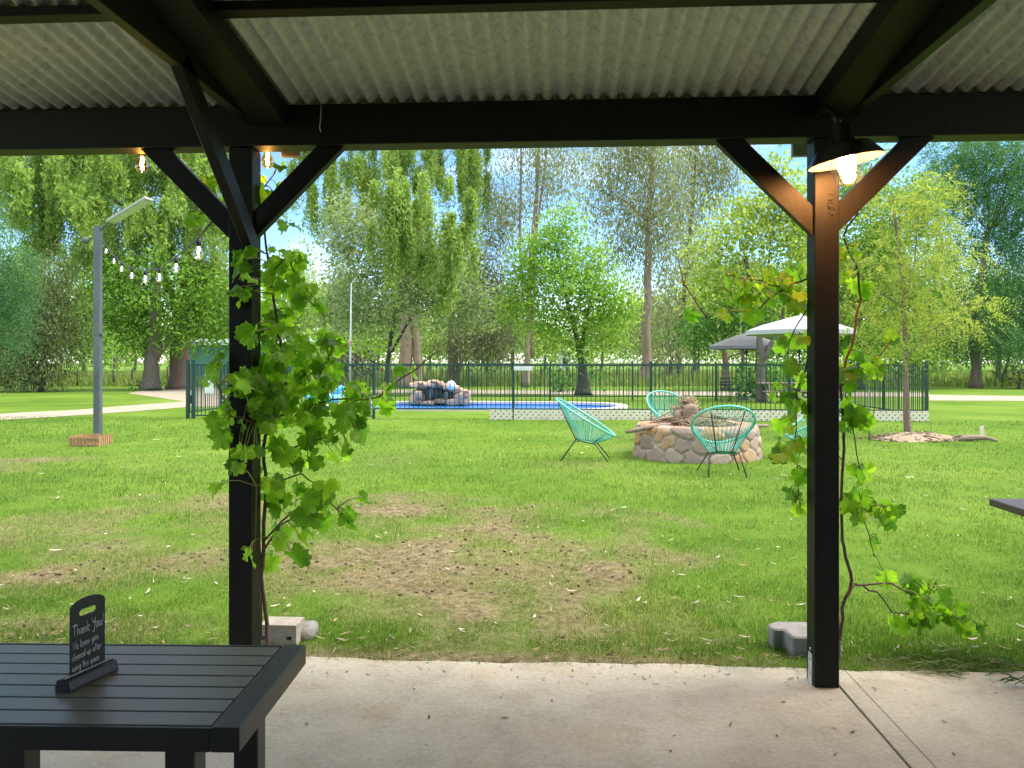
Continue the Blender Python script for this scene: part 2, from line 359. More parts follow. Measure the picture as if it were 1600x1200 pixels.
bo=bpy.data.objects.new('board',me); C.objects.link(bo); bo.parent=sg; bo.location=(0,-.002,0)
# handwriting as strokes
LET={'T':(.62,[[(0,1),(.62,1.02)],[(.31,1),(.28,0)]]),'h':(.46,[[(.04,1),(.02,0)],[(.02,.35),(.2,.55),(.36,.45),(.38,0)]]),
'a':(.44,[[(.36,.48),(.15,.52),(.02,.25),(.12,.02),(.3,.12),(.37,.5)],[(.37,.5),(.4,0)]]),'n':(.46,[[(.04,.52),(.04,0)],[(.04,.32),(.2,.54),(.36,.44),(.38,0)]]),
'k':(.44,[[(.04,1.02),(.03,0)],[(.38,.55),(.05,.25),(.4,-.02)]]),'Y':(.56,[[(.0,1),(.1,.6),(.3,.55),(.46,.72)],[(.52,1.02),(.44,.3),(.3,-.25),(.1,-.28),(.06,-.12)]]),
'o':(.42,[[(.2,.54),(.04,.4),(.05,.1),(.2,0),(.36,.12),(.36,.42),(.2,.54)]]),'u':(.46,[[(.04,.52),(.06,.1),(.2,0),(.35,.14),(.38,.52)],[(.38,.52),(.4,0)]]),
'!':(.2,[[(.12,1.05),(.08,.3)],[(.06,.06),(.07,.0)]]),'W':(.72,[[(0,1),(.14,0),(.32,.75),(.5,0),(.68,1)]]),'e':(.42,[[(.05,.26),(.36,.32),(.3,.52),(.12,.5),(.04,.22),(.14,.0),(.36,.08)]]),
'w':(.56,[[(.0,.52),(.12,0),(.26,.42),(.4,0),(.52,.54)]]),'y':(.44,[[(.04,.52),(.08,.12),(.22,.04),(.36,.2)],[(.38,.54),(.34,-.1),(.2,-.36),(.06,-.28)]]),
'c':(.38,[[(.34,.46),(.18,.54),(.04,.3),(.1,.04),(.34,.06)]]),'l':(.18,[[(.1,1),(.08,0)]]),'d':(.46,[[(.36,.46),(.15,.52),(.03,.25),(.12,.0),(.32,.1),(.38,.5)],[(.4,1),(.4,0)]]),
'p':(.46,[[(.05,.52),(.03,-.4)],[(.04,.4),(.2,.54),(.38,.4),(.34,.1),(.18,0),(.04,.12)]]),'f':(.34,[[(.36,.92),(.22,1.02),(.14,.8),(.12,0)],[(.0,.5),(.3,.52)]]),
't':(.32,[[(.15,.9),(.14,.08),(.28,.02)],[(.0,.56),(.3,.58)]]),'r':(.34,[[(.05,.52),(.05,0)],[(.05,.3),(.16,.5),(.32,.5)]]),'s':(.36,[[(.32,.48),(.16,.54),(.07,.4),(.3,.2),(.24,.02),(.03,.05)]]),
'i':(.16,[[(.08,.52),(.08,0)],[(.08,.72),(.09,.76)]]),'g':(.44,[[(.36,.48),(.15,.52),(.03,.28),(.12,.04),(.34,.16)],[(.37,.54),(.36,-.2),(.2,-.38),(.05,-.28)]]),'.':(.16,[[(.06,.04),(.08,0)]]),' ':(.26,[])}
lt=MB()
def write(txt,x0,z0,s,slope,r):
    x=x0
    for ch in txt:
        wd,strokes=LET[ch]
        for k in strokes:
            pts=[(x+px*s*.98,-.0025,z0+pz*s+slope*(x-x0+px*s)) for px,pz in k]
            lt.tube(pts,r,4)
        x+=(wd+.1)*s
write('Thank You!',-.074,.128,.0285,.03,.0018)
write('We know you',-.072,.093,.0205,.05,.0014)
write('cleaned up after',-.077,.066,.0186,.03,.0014)
write('using this space.',-.076,.039,.0176,.02,.0014)
lo=lt.build('lettering',pmat('chalk',(.75,.75,.72),rough=.9,emit=None),sg); lo.scale=(.77,1,1)
sg.scale=(.78,.78,.90); sg.location=gp(137,1062,tz)
# table at the right edge
cr=gp(1545,778.5,.75)
tr=thing('wooden_table','dark brown table corner reaching in at the right edge of the lawn','table',(cr.x,cr.y,0),0)
MB().bx(0,1.8,-.95,0,.71,.75).build('tabletop',TABLE_BROWN,tr,.004)
MB().bx(.3,1.5,-.75,-.2,.64,.708).build('apron',TABLE_BROWN,tr,.003)
for x in (.34,1.46):
    for y in (-.7,-.25): MB().bx(x-.035,x+.035,y-.035,y+.035,-.03,.64).build('leg',TABLE_BROWN,tr,.004)

# ================================================================== LAMP
def glass_mat(name,col=(1,1,1),k=.12):
    m,nt,out=new_mat(name); t=nd(nt,'BsdfTransparent'); t.inputs[0].default_value=col4(col); g=nd(nt,'BsdfGlossy'); g.inputs['Roughness'].default_value=.05
    mx=nd(nt,'MixShader'); lw=nd(nt,'LayerWeight'); lw.inputs[0].default_value=.25
    ml=nd(nt,'Math',operation='MULTIPLY_ADD'); nt.links.new(lw.outputs['Facing'],ml.inputs[0]); ml.inputs[1].default_value=.55; ml.inputs[2].default_value=k*.3
    nt.links.new(ml.outputs[0],mx.inputs[0]); nt.links.new(t.outputs[0],mx.inputs[1]); nt.links.new(g.outputs[0],mx.inputs[2]); nt.links.new(mx.outputs[0],out.inputs[0]); return m
GLASS=glass_mat('clear glass')
def emit_mat(name,c,s):
    m,nt,out=new_mat(name); e=nd(nt,'Emission'); e.inputs[0].default_value=col4(c); e.inputs[1].default_value=s; nt.links.new(e.outputs[0],out.inputs[0]); return m
lp=at(1322,253,3.36)
lamp=thing('barn_lamp','lit black barn wall lamp with glass jar fixed high on the right post','wall lamp',lp)
lamp.rotation_euler=(math.radians(1.5),math.radians(-10),0)
SH=pmat('black enamel',(.012,.011,.01),rough=.35); 
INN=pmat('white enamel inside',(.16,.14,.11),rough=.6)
MB().lathe([(.154,.0),(.15,.012),(.112,.062),(.1,.072),(.062,.08),(.05,.085),(.048,.15),(.03,.165),(.001,.167)],40).build('lamp_shade',SH,lamp)
MB().lathe([(.1525,.0015),(.148,.011),(.110,.058),(.098,.068),(.06,.076),(.001,.078)],40).build('shade_lining',INN,lamp)
MB().lathe([(.05,.072),(.056,.03),(.062,-.005),(.063,-.05),(.056,-.082),(.038,-.098),(.001,-.102)],28).build('glass_jar',GLASS,lamp)
MB().lathe([(.0635,-.02),(.066,-.024),(.0635,-.028)],28).build('jar_ring',GLASS,lamp)
MB().lathe([(.012,.07),(.014,.05),(.03,.034),(.041,.002),(.034,-.026),(.001,-.042)],20).build('bulb',emit_mat('lamp glow',(1,.43,.13),LAMP_W),lamp)
ar=MB(); ar.tube([(0,0,.16),(-.005,.02,.21),(-.01,.09,.26),(-.01,.2,.27),(-.01,.3,.265)],.014,10); ar.lathe([(.05,0),(.05,.03),(.04,.04),(.001,.04)],20,Matrix.Translation((-.01,.34,.27))@Matrix.Rotation(PI/2,4,'X'))
ar.build('arm',SH,lamp)
def point(name,loc,w,c,r=.02,parent=None):
    l=bpy.data.lights.new(name,'POINT'); l.energy=w; l.color=c; l.shadow_soft_size=r
    o=bpy.data.objects.new(name,l); C.objects.link(o); o.location=loc
    if parent: o.parent=parent
    return o

# ================================================================== FESTOON BULBS
BULBG=glass_mat('bulb glass',(1,.96,.86),.5)
FIL=emit_mat('warm filament',(1,.72,.35),6)
def bulb_parts(parent,s=1,lit=False,glow=None):
    MB().lathe([(.001,.0),(.017,-.002),(.019,-.03),(.016,-.045),(.014,-.05)],12).build('socket',BLACKPL,parent)
    MB().lathe([(.014,-.05),(.017,-.06),(.03,-.085),(.033,-.105),(.025,-.128),(.001,-.138)],14).build('glass_bulb',glow or BULBG,parent)
    f=MB(); f.tube([(0,0,-.055),(.004,0,-.075),(-.004,0,-.09),(.003,0,-.11),(0,0,-.12)],.006 if not lit else .008,5); f.build('filament',FIL if not lit else emit_mat('lit filament',(1,.6,.22),40),parent)
for (u,v,t,l) in ((222,228,3.96,'amber glowing bulb hanging under the beam beside the left brace'),(418,221,3.98,'amber glowing bulb under the beam just right of the vine covered post')):
    p=at(u,v,t); b=thing('festoon_bulb',l,'light bulb',p,0,'amber bulbs under the beam'); bulb_parts(b,lit=True,glow=glass_mat('amber glass',(1,.62,.25),.6))
    c=MB(); c.tube([(0,0,.0),(0,-.005,.06)],.004,5); c.build('cord',BLACKPL,b)
    point('bulb_light',(0,-.0,-.165),BULB_W,(1,.5,.14),.01,b)
# ================================================================== STRING OF BULBS
B0=at(330,352,4.2)
sp=[(310,372,4.9),(275,402,6.6),(249,419,7.6),(227,423,8.6),(206,419,9.8),(190,410,11),(178,399,12.2),(166,384,13.4)]
P=[at(345,330,3.95)]+[at(*q) for q in sp]+[at(152,362,14.7)]
sl_=thing('festoon_string','string of clear bulbs on a black cable running from verandah to steel pole','string lights',P[0])
cab=MB(); cab.tube([p-P[0] for p in P],.007,5); cab.build('cable',BLACKPL,sl_)
for q in sp:
    e=bpy.data.objects.new('bulb',None); C.objects.link(e); e.parent=sl_; e.location=at(*q)-P[0]; bulb_parts(e)
# ================================================================== STEEL POLE + CRATE
pb=gp(153,690); pt=at(150,353,(HC-GZ)*F/(690-HV))
pole=thing('steel_pole','tall grey galvanised steel pole on the lawn with a light arm at its top','pole',pb)
h=pt.z-GZ
m=MB(); m.bx(-.062,.062,-.05,-.044,0,h); m.bx(-.062,-.056,-.0435,.05,0,h); m.bx(.056,.062,-.0435,.05,0,h); m.bx(-.055,.055,.0,.006,0,h-.01); m.build('post',POLESTEEL,pole)
MB().bx(-.085,.12,-.06,.06,h*.497,h*.505).build('collar',POLESTEEL,pole)
arm=MB(); arm.tube([(.04,0,h-.1),(.12,-.02,h-.02),(.3,-.06,h+.12),(.42,-.08,h+.2)],.018,8); arm.build('light_arm',POLESTEEL,pole)
hd=MB(); d=Vector((.82,-.1,.42)).normalized(); a=Vector((.28,-.06,h+.06)); hd.bar(a,a+d*.92,.26,.05,(0,0,1)); hd.build('light_head',pmat('grey lamp head',(.42,.42,.36),rough=.5),pole,.012,2)
hd=MB(); n=d.cross(Vector((0,1,0))).normalized(); n=n if n.z<0 else -n; hd.bar(a+d*.08+n*.03,a+d*.84+n*.03,.2,.012,(0,0,1)); hd.build('light_panel',pmat('lens',(.55,.54,.45),rough=.3),pole)
fl=MB(); fl.tube([(-.06,0,h-.22),(-.16,-.02,h-.24)],.015,6); fl.lathe([(.001,.05),(.06,.04),(.07,-.02),(.055,-.06),(.001,-.06)],14,Matrix.Translation((-.22,-.03,h-.27))@Matrix.Rotation(.6,4,'Y')); fl.build('sensor',POLESTEEL,pole)
# crate (open slatted planter) round the foot of the pole
cb=gp(136,697)
cr=thing('timber_crate','small orange timber crate beside the foot of the steel pole','crate',(cb.x,cb.y+.12,GZ))
m=MB()
for i in range(9):
    x=-.255+i*.0635
    for y in (-.2,.2): m.bx(x-.022,x+.022,y-.01,y+.01,0.0,.185+.01*math.sin(i*5))
for i in range(6):
    y=-.16+i*.064
    for x in (-.265,.265): m.bx(x-.01,x+.01,y-.022,y+.022,0,.18)
m.build('slats',CRATE,cr)
m=MB(); m.bx(-.285,.285,-.228,-.211,.135,.175); m.bx(-.285,.285,.211,.228,.135,.175); m.build('rail',CRATE,cr)
MB().bx(-.245,.245,-.185,.185,.01,.03).build('base_board',CRATE,cr)

# ================================================================== CHAIRS
def chair_parts(t):
    N=72
    rc=Vector((0,0,.665)); ax=Vector((.455,0,-.285)); ay=Vector((0,.415,0))
    def rimp(a):
        w=1-.10*math.cos(a)                                            # a little egg shaped
        return rc+ax*math.cos(a)+ay*math.sin(a)*w
    bc=Vector((.02,0,.285)); 
    def basep(a): return bc+Vector((.14*math.cos(a),.17*math.sin(a),-.03*math.cos(a)))
    MB().ring([rimp(2*PI*i/48) for i in range(48)],.0165,8).build('rim',TURQ_RIM,t)
    MB().ring([basep(2*PI*i/24) for i in range(24)],.009,6).build('lower_ring',BLACKSTEEL,t)
    c=MB()
    for i in range(N):
        a=2*PI*(i+.5)/N; p=rimp(a); q=basep(a+(.06 if i%2 else -.06)); mid=p*.5+q*.5+Vector((0,0,-.012)); c.tube([p,mid,q],.0042,4,False)
    for i in range(14):
        a=2*PI*i/28; c.tube([basep(a),basep(-a+.02)],.0038,4,False)
    c.build('cord_seat',TURQ,t)
    for s in (-1,1):
        MB().tube([basep(s*2.6),basep(s*2.45)+Vector((-.06,0,.02)),rimp(s*2.62)*.97+basep(s*2.6)*.03+Vector((-.012,0,-.012))],.008,6).build('support_rod',BLACKSTEEL,t)
        MB().tube([basep(s*2.3),Vector((-.16,s*.19,.3)),Vector((-.37,s*.25,0))],.009,6).build('leg',BLACKSTEEL,t)
        MB().tube([basep(s*.7),Vector((.15,s*.17,.27)),Vector((.36,s*.29,0))],.009,6).build('leg',BLACKSTEEL,t)
        MB().tube([basep(s*.9),rimp(s*.75)*.6+basep(s*.9)*.4+Vector((.01,0,-.012))],.006,5).build('front_rod',BLACKSTEEL,t)
def chair(u,t,rz,label,first=None):
    p=at(u,600,t); 
    if first is None:
        o=thing('string_chair',label,'chair',(p.x,p.y,GZ),rz,'turquoise string chairs round the fire pit'); chair_parts(o)
    else:
        o=copy_tree(first); o.location=(p.x,p.y,GZ); o.rotation_euler.z=rz; o['label']=label
    return o
ch=chair(915,12.25,math.radians(-6),'turquoise string chair seen from the side, left of the stone fire pit')
chair(1129,10.7,math.radians(88),'turquoise string chair with its back to the verandah in front of the fire pit',ch)
chair(1047,15.0,math.radians(-72),'turquoise string chair behind the fire pit facing the verandah',ch)
chair(1272,12.2,math.radians(176),'turquoise string chair mostly hidden behind the right post',ch)

# ================================================================== FIRE PIT
fc=at(1088,660,12.75); fc.z=GZ
pit=thing('fire_pit','round stone fire pit on the lawn between the turquoise chairs','fire pit',fc)
R0=.98; PH=.50
rr=random.Random(5)
# random rubble masonry: cells of stone standing proud of the mortar, wrapped over the top edge
prof=[]                                                     # (s, radius, z) from the lawn up the face, over the cap, down inside
for q in np.linspace(0,1,26): prof.append((q*.5,R0-.03*q,-.02+q*(PH+.0)))
for q in np.linspace(.04,1,13): prof.append((.5+q*.27,R0-.03-.27*q,PH+.018*math.sin(q*PI)))
for q in (.3,1): prof.append((.77+q*.35,R0-.30-.01*q,PH-.42*q))
nT=420; sd=[]
for s0,cnt in ((.09,17),(.29,19),(.45,16),(.64,18),(.9,16)):
    for i in range(cnt): sd.append(((i+rr.uniform(-.3,.3))/cnt*2*PI*R0+rr.uniform(0,.1),s0+rr.uniform(-.055,.055)))
sd=np.array(sd); ID=np.arange(len(sd)); per=2*PI*R0
sd3=np.concatenate([sd,sd+[per,0],sd-[per,0]]); id3=np.tile(ID,3)
VV=[];CE=[];ED=[]; hc=np.random.default_rng(3).random(len(sd)); hp=np.random.default_rng(4).random(len(sd))
for (s,r,z) in prof:
    th=np.arange(nT)/nT*2*PI; x=th*R0+.02*np.sin(s*40+th*9); ss=s+.018*np.sin(th*23+s*17)
    dd=np.sqrt(((x[:,None]-sd3[None,:,0])*.72)**2+((ss[:,None]-sd3[None,:,1])*1.15)**2); o2=np.argsort(dd,1)[:,:2]
    d1=np.take_along_axis(dd,o2[:,:1],1)[:,0]; d2=np.take_along_axis(dd,o2[:,1:],1)[:,0]; c=id3[o2[:,0]]
    e=np.clip((d2-d1)/.045,0,1); e=e*e*(3-2*e); h=.034*e*(.6+.8*hp[c])
    nr=1.0 if s<.5 else (.25 if s<.77 else -1); nz=0 if s<.49 else (.5 if s<.78 else 0)
    R=r+h*nr; VV.append(np.stack([R*np.cos(th),R*np.sin(th),z+h*nz],1)); CE.append(hc[c]); ED.append(e)
VV=np.concatenate(VV); nR=len(prof)
QQ=np.array([(j*nT+i,j*nT+(i+1)%nT,(j+1)*nT+(i+1)%nT,(j+1)*nT+i) for j in range(nR-1) for i in range(nT)])
def masonry():
    m,nt,out=new_mat('rubble masonry'); b=nd(nt,'BsdfPrincipled'); nt.links.new(b.outputs[0],out.inputs[0]); b.inputs['Roughness'].default_value=.85
    a=nd(nt,'Attribute'); a.attribute_name='cell'; e=nd(nt,'Attribute'); e.attribute_name='edge'
    ad=nd(nt,'Math',operation='MULTIPLY_ADD'); nz_=noise(nt,9,6,rough=.7); nt.links.new(nz_,ad.inputs[0]); ad.inputs[1].default_value=.35
    sb=nd(nt,'Math',operation='SUBTRACT'); nt.links.new(a.outputs['Fac'],sb.inputs[0]); sb.inputs[1].default_value=.175; nt.links.new(sb.outputs[0],ad.inputs[2])
    c=ramp(nt,ad.outputs[0],[(.0,(.27,.18,.13)),(.2,(.42,.29,.22)),(.42,(.33,.235,.19)),(.6,(.47,.35,.27)),(.75,(.44,.23,.10)),(1,(.50,.32,.18))])
    mo=ramp(nt,noise(nt,25,5),[(.3,(.33,.26,.20)),(.7,(.47,.39,.31))])
    mx=nd(nt,'MixRGB'); nt.links.new(e.outputs['Fac'],mx.inputs[0]); nt.links.new(mo,mx.inputs[1]); nt.links.new(c,mx.inputs[2]); nt.links.new(mx.outputs[0],b.inputs['Base Color'])
    bp=nd(nt,'Bump'); bp.inputs['Strength'].default_value=.6; bp.inputs['Distance'].default_value=.02; nt.links.new(noise(nt,18,8,rough=.7),bp.inputs['Height']); nt.links.new(bp.outputs[0],b.inputs['Normal']); return m
np_mesh('stone_ring',VV,QQ,masonry(),pit,True,{'cell':np.concatenate(CE),'edge':np.concatenate(ED)})
MB().lathe([(R0-.3,.1),(.001,.12)],40).build('ash_bed',pmat('ash',(.12,.11,.1),rough=1),pit)
# brush pile
bp_=at(1080,640,12.8)
pile=thing('brush_pile','heap of dry straw, bark and twigs piled on the stone fire pit','firewood',(bp_.x,bp_.y,GZ+PH))
m=MB(); q=MB()
for i in range(420):
    a=rr.uniform(0,2*PI); r=abs(rr.gauss(0,.26)); hgt=.42*math.exp(-(r/.26)**2)*rr.uniform(.15,1)
    c=Vector((r*math.cos(a)-.08,r*math.sin(a),.02+hgt)); d=Vector((rr.gauss(0,1),rr.gauss(0,1),rr.gauss(0,.6))).normalized()*rr.uniform(.06,.2)
    s=Vector((rr.gauss(0,.03),rr.gauss(0,.03),rr.gauss(0,.03)))
    (q if i%3 else m).tube([c-d,c+s,c+d],rr.uniform(.003,.008),4)
q.build('straw',STRAW,pile); 
for i in range(40):
    a=rr.uniform(0,2*PI); r=rr.uniform(.1,.62); L=rr.uniform(.2,.5); d=Vector((rr.gauss(0,1),rr.gauss(0,1),rr.gauss(0,.15))).normalized()*L
    c=Vector((r*math.cos(a),r*math.sin(a),.045+rr.uniform(0,.08))); m.tube([c-d,c+d*.1+Vector((0,0,.03)),c+d],[.008,.01,.004],5)
m.build('twigs',TWIG,pile)
m=MB(); m.rock((-.2,-.15,.13),(.14,.06,.13),.15,2,3,.5); m.rock((-.04,-.2,.16),(.12,.05,.17),.15,2,9,-.2); m.build('bark_slab',LOGWOOD,pile)
def log(u0,v0,u1,v1,t,r,label,taper=.7):
    a=at(u0,v0,t); b=at(u1,v1,t+.1); mid=(a+b)/2+Vector((0,0,.012))
    m=MB(); m.tube([a-a,(mid-a)*.5+Vector((0,.01,-.004)),mid-a,(b-a)*.8+Vector((0,-.01,.006)),b-a],[r*taper,r*.9,r,r*.9,r*taper],8)
    o=m.build('log',LOGWOOD); o.location=a; tag(o,label,'log',"logs on the fire pit")
log(978,675,1047,663,12.2,.04,'weathered log sticking out over the left side of the fire pit')
log(1098,672,1200,665,12.9,.035,'thin log sticking out to the right behind the near turquoise chair')

# ================================================================== POOL FENCE
YF=gp(868,656).y; YR=31.0
fx=lambda u: atY(u,600,YF).x
fence=thing('pool_fence','dark green steel bar fence along the near side of the pool','fence',(0,YF,GZ))
def bar_panel(a,b,z0,z1,name,parent,off,pitch=.122,mat=GREEN_STEEL):
    m=MB(); a=Vector(a); b=Vector(b); L=(b-a).length; d=(b-a)/L; R=Matrix.Rotation(math.atan2(d.y,d.x),3,'Z')
    for z in (z0+.04,z1-.02): m.box(a+d*L/2+Vector((0,0,z)),(L,.036,.036),R)
    n=max(2,round(L/pitch))
    for i in range(n):
        p=a+d*(i+.5)*L/n; m.box(p+Vector((0,0,(z0+z1)/2)),(.017,.017,z1-z0-.08),R)
    return m.build(name,mat,parent)
def fpost(x,y,h,parent,w=.065,z0=0):
    m=MB(); m.box((x,y,(h+z0)/2),(w,w,h-z0)); m.box((x,y,h+.012),(w+.012,w+.012,.024)); return m.build('post',GREEN_STEEL,parent)
ztop=lambda v: at(868,v,YF/CT).z-GZ
ZT=1.45
pu=[345,584,802,1017,1233,1448]
for u in pu: fpost(fx(u),0,ZT+.06,fence)
for i in range(5):
    a=fx(pu[i])+.04; b=fx(pu[i+1])-.04
    if pu[i+1]<=800: bar_panel((a,0,0),(b,0,0),.04,ZT,'bar_panel',fence,0)
    else: bar_panel((a,0,0),(b,0,0),.24,ZT,'bar_panel',fence,0)
# gate
gt=thing('pool_gate','narrow green pool gate with white notice at the left end of the fence','gate',(fx(297),YF,GZ))
for dx in (-.06,.09): fpost(dx,0,ZT+.1,gt,.08)
bar_panel((.15,0,0),(fx(345)-fx(297)-.05,0,0),.04,ZT+.02,'bar_panel',gt,0,.1)
MB().bx(.42,.66,-.035,-.03,.68,1.22).build('notice_board',WHITE,gt)
MB().bx(.02,.05,-.06,-.04,.4,.62).build('latch',BLACKSTEEL,gt)
# side and rear fences
for x,l in ((fx(1448),'green steel bar fence running back along the right side of the pool'),(fx(293),'green steel bar fence running back along the left side of the pool')):
    s=thing('side_fence',l,'fence',(x,YF,GZ)); n=4; dy=(YR-YF)/n
    for i in range(n):
        bar_panel((0,.05+i*dy+.04,0),(0,.05+(i+1)*dy-.04,0),.12,ZT,'bar_panel',s,0)
        if i: fpost(0,.05+i*dy,ZT+.06,s)
rf_=thing('rear_fence','dark green steel bar fence along the far side of the pool','fence',(0,YR,GZ))
ru=[fx(293)+i*(fx(1448)-fx(293))/6 for i in range(7)]
for x in ru: fpost(x,.05,ZT+.06,rf_)
for i in range(6): bar_panel((ru[i]+.04,.05,0),(ru[i+1]-.04,.05,0),.12,ZT,'bar_panel',rf_,0,.13)
s=MB(); s.bx(fx(803),fx(832),-.04,-.036,ZT-.15,ZT-.04); o=s.build('sign_plate',WHITE); o.location=(0,YF,GZ); tag(o,'small blank white plate on the pool fence beside a post','sign')
# lattice skirting
def lattice(u0,u1,label):
    x0,x1=fx(u0),fx(u1); L=x1-x0; Hh=.27; m=MB()
    p=.150; w=.074; k=int((L+Hh)/p)+2
    for s,y in ((1,0),(-1,.009)):
        for i in range(-3,k):
            # strip of slope s clipped to the rectangle
            c=i*p; pts=[]
            for (xx,zz) in ((c-w/2*1.41,0),(c+w/2*1.41,0),(c+w/2*1.41+Hh,Hh),(c-w/2*1.41+Hh,Hh)): pts.append((xx,zz))
            poly=[]
            def clip(P,f,iv):
                out=[]
                for j in range(len(P)):
                    A,B=P[j],P[(j+1)%len(P)]
                    ia,ib=f(A)>=0,f(B)>=0
                    if ia: out.append(A)
                    if ia!=ib:
                        t=f(A)/(f(A)-f(B)); out.append((A[0]+(B[0]-A[0])*t,A[1]+(B[1]-A[1])*t))
                return out
            P=clip(clip(pts,lambda q:q[0],0),lambda q:L-q[0],0)
            if len(P)<3: continue
            if s<0: P=[(L-q[0],q[1]) for q in P][::-1]
            M=Matrix(((1,0,0,0),(0,0,1,y),(0,1,0,0),(0,0,0,1)))
            m.prism(P[::-1],0,.008,M)
    o=m.build('lattice_panel',CREAM); o.location=(x0,YF-.07,GZ+.0); MB().bx(0,L,.035,.05,0,Hh-.01).build('dark_backing',DARKROCK,o); tag(o,label,'lattice','cream lattice along the foot of the pool fence')  # dark backing is added so the lattice holes read dark
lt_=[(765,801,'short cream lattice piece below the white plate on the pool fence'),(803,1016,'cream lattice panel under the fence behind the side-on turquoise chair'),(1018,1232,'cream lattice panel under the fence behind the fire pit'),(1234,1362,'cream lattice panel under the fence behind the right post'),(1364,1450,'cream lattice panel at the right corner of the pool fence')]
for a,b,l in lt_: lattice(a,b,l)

# ================================================================== POOL
nP=72; pc=atY(720,600,26.9); 
def pool_outline(off):
    xl,xr=fx(430),atY(962,600,26.9).x; cx=(xl+xr)/2; hx=(xr-xl)/2+off; hy=2.15+off; pts=[]
    for i in range(nP):
        a=2*PI*i/nP; c,s=math.cos(a),math.sin(a)
        pts.append((cx+hx*math.copysign(abs(c)**.55,c),26.8+hy*math.copysign(abs(s)**.7,s)))
    return pts
POOL=pool_outline(0); POOLO=pool_outline(.38)
pool=thing('swimming_pool','blue lined swimming pool with pale coping behind the green fence','pool',(0,0,0))
cm=MB(); zc=GZ+.05
cm.add([(x,y,zc) for x,y in POOLO]+[(x,y,zc) for x,y in POOL]+[(x,y,zc-.09) for x,y in POOL]+[(x,y,GZ-.02) for x,y in POOLO],
  [(i,(i+1)%nP,nP+(i+1)%nP,nP+i) for i in range(nP)]+[(nP+i,nP+(i+1)%nP,2*nP+(i+1)%nP,2*nP+i) for i in range(nP)]+[(3*nP+i,3*nP+(i+1)%nP,(i+1)%nP,i) for i in range(nP)])
cm.build('coping',pmat('pale coping',[(.3,(.6,.52,.42)),(.7,(.72,.66,.56))],rough=.8,scale=3),pool)
wl=MB(); wl.add([(x,y,zc-.09) for x,y in POOL]+[(x,y,-1.3) for x,y in POOL],[(nP+i,nP+(i+1)%nP,(i+1)%nP,i) for i in range(nP)]+[tuple(range(nP,2*nP))])
wl.build('pool_liner',pmat('blue liner',[(.3,(.015,.09,.42)),(.7,(.025,.14,.5))],rough=.5,scale=3),pool)
def water_mat():
    m,nt,out=new_mat('pool water'); b=nd(nt,'BsdfPrincipled'); nt.links.new(b.outputs[0],out.inputs[0])
    nt.links.new(ramp(nt,noise(nt,.6,3,stretch=(.3,1,1)),[(.35,(.03,.17,.52)),(.65,(.06,.27,.66))]),b.inputs['Base Color'])
    b.inputs['Roughness'].default_value=.12; b.inputs['IOR'].default_value=1.12
    bp=nd(nt,'Bump'); bp.inputs['Strength'].default_value=.3; bp.inputs['Distance'].default_value=.02; nt.links.new(noise(nt,4,3),bp.inputs['Height']); nt.links.new(bp.outputs[0],b.inputs['Normal']); return m
w=MB(); w.add([(x,y,zc-.13) for x,y in POOL],[tuple(range(nP))]); tag(w.build('water',water_mat()),kind='structure')
# rock waterfall on the far side
rc=atY(687,600,28.6)
rw=thing('rock_waterfall','pinkish boulder waterfall with two streams at the far edge of the pool','waterfall',(rc.x,rc.y,GZ))
m=MB(); rr=random.Random(8)
for (x,y,z,a,b,c) in ((-.95,.1,.22,.32,.4,.26),(.95,.05,.25,.33,.4,.3),(0.05,-.15,.1,.32,.2,.14),(-.5,-.2,.02,.3,.2,.1),(.62,-.2,.05,.3,.2,.14)): m.rock((x,y,z),(a,b,c),.25,3,rr.randint(0,999),rr.uniform(-.3,.3))
m.build('side_boulder',POOLROCK,rw)
m=MB()
for i in range(15):
    q=i/14; x=-1.02+2.05*q; z=.76+.08*math.sin(q*3.4+.4)-.28*max(0,q-.55)/.45+rr.uniform(-.03,.03)
    m.rock((x,rr.uniform(-.16,.1),z),(rr.uniform(.13,.24),rr.uniform(.25,.4),rr.uniform(.09,.15)),.34,3,rr.randint(0,999),rr.uniform(-.5,.5))
for i in range(9): m.rock((rr.choice((-1,1))*rr.uniform(.7,1.12),rr.uniform(-.25,0),rr.uniform(.1,.5)),(rr.uniform(.12,.2),.25,rr.uniform(.1,.17)),.34,3,rr.randint(0,999),rr.uniform(-.5,.5))
m.build('top_boulder',POOLROCK,rw)
m=MB(); m.rock((-.4,.3,.42),(.6,.3,.42),.15,3,4); m.rock((.45,.3,.32),(.5,.3,.3),.15,3,5); m.build('cave_rock',DARKROCK,rw)
m=MB()
for x,z in ((-.36,.72),(-.28,.72),(.28,.56),(.36,.56)):
    for k in range(2): 
        xx=x+k*.022; m.tube([(xx,-.33,z),(xx+.004,-.41,z-.08),(xx,-.43,z*.4),(xx+.006,-.44,-.04)],[.003,.005,.004,.003],5)
m.build('water_stream',pmat('falling water',(.5,.54,.54),rough=.3),rw)
gl=at(705,602,28.0); m=MB(); m.lathe([(.001,-.17)]+[(.17*math.cos(a),.17*math.sin(a)) for a in np.linspace(-1.4,1.4,13)]+[(.001,.17)],24)
o=m.build('white_ball',WHITE); o.location=gl; tag(o,'white round ball resting on the waterfall rocks','ball')
rw.scale=(.86,.86,.84)
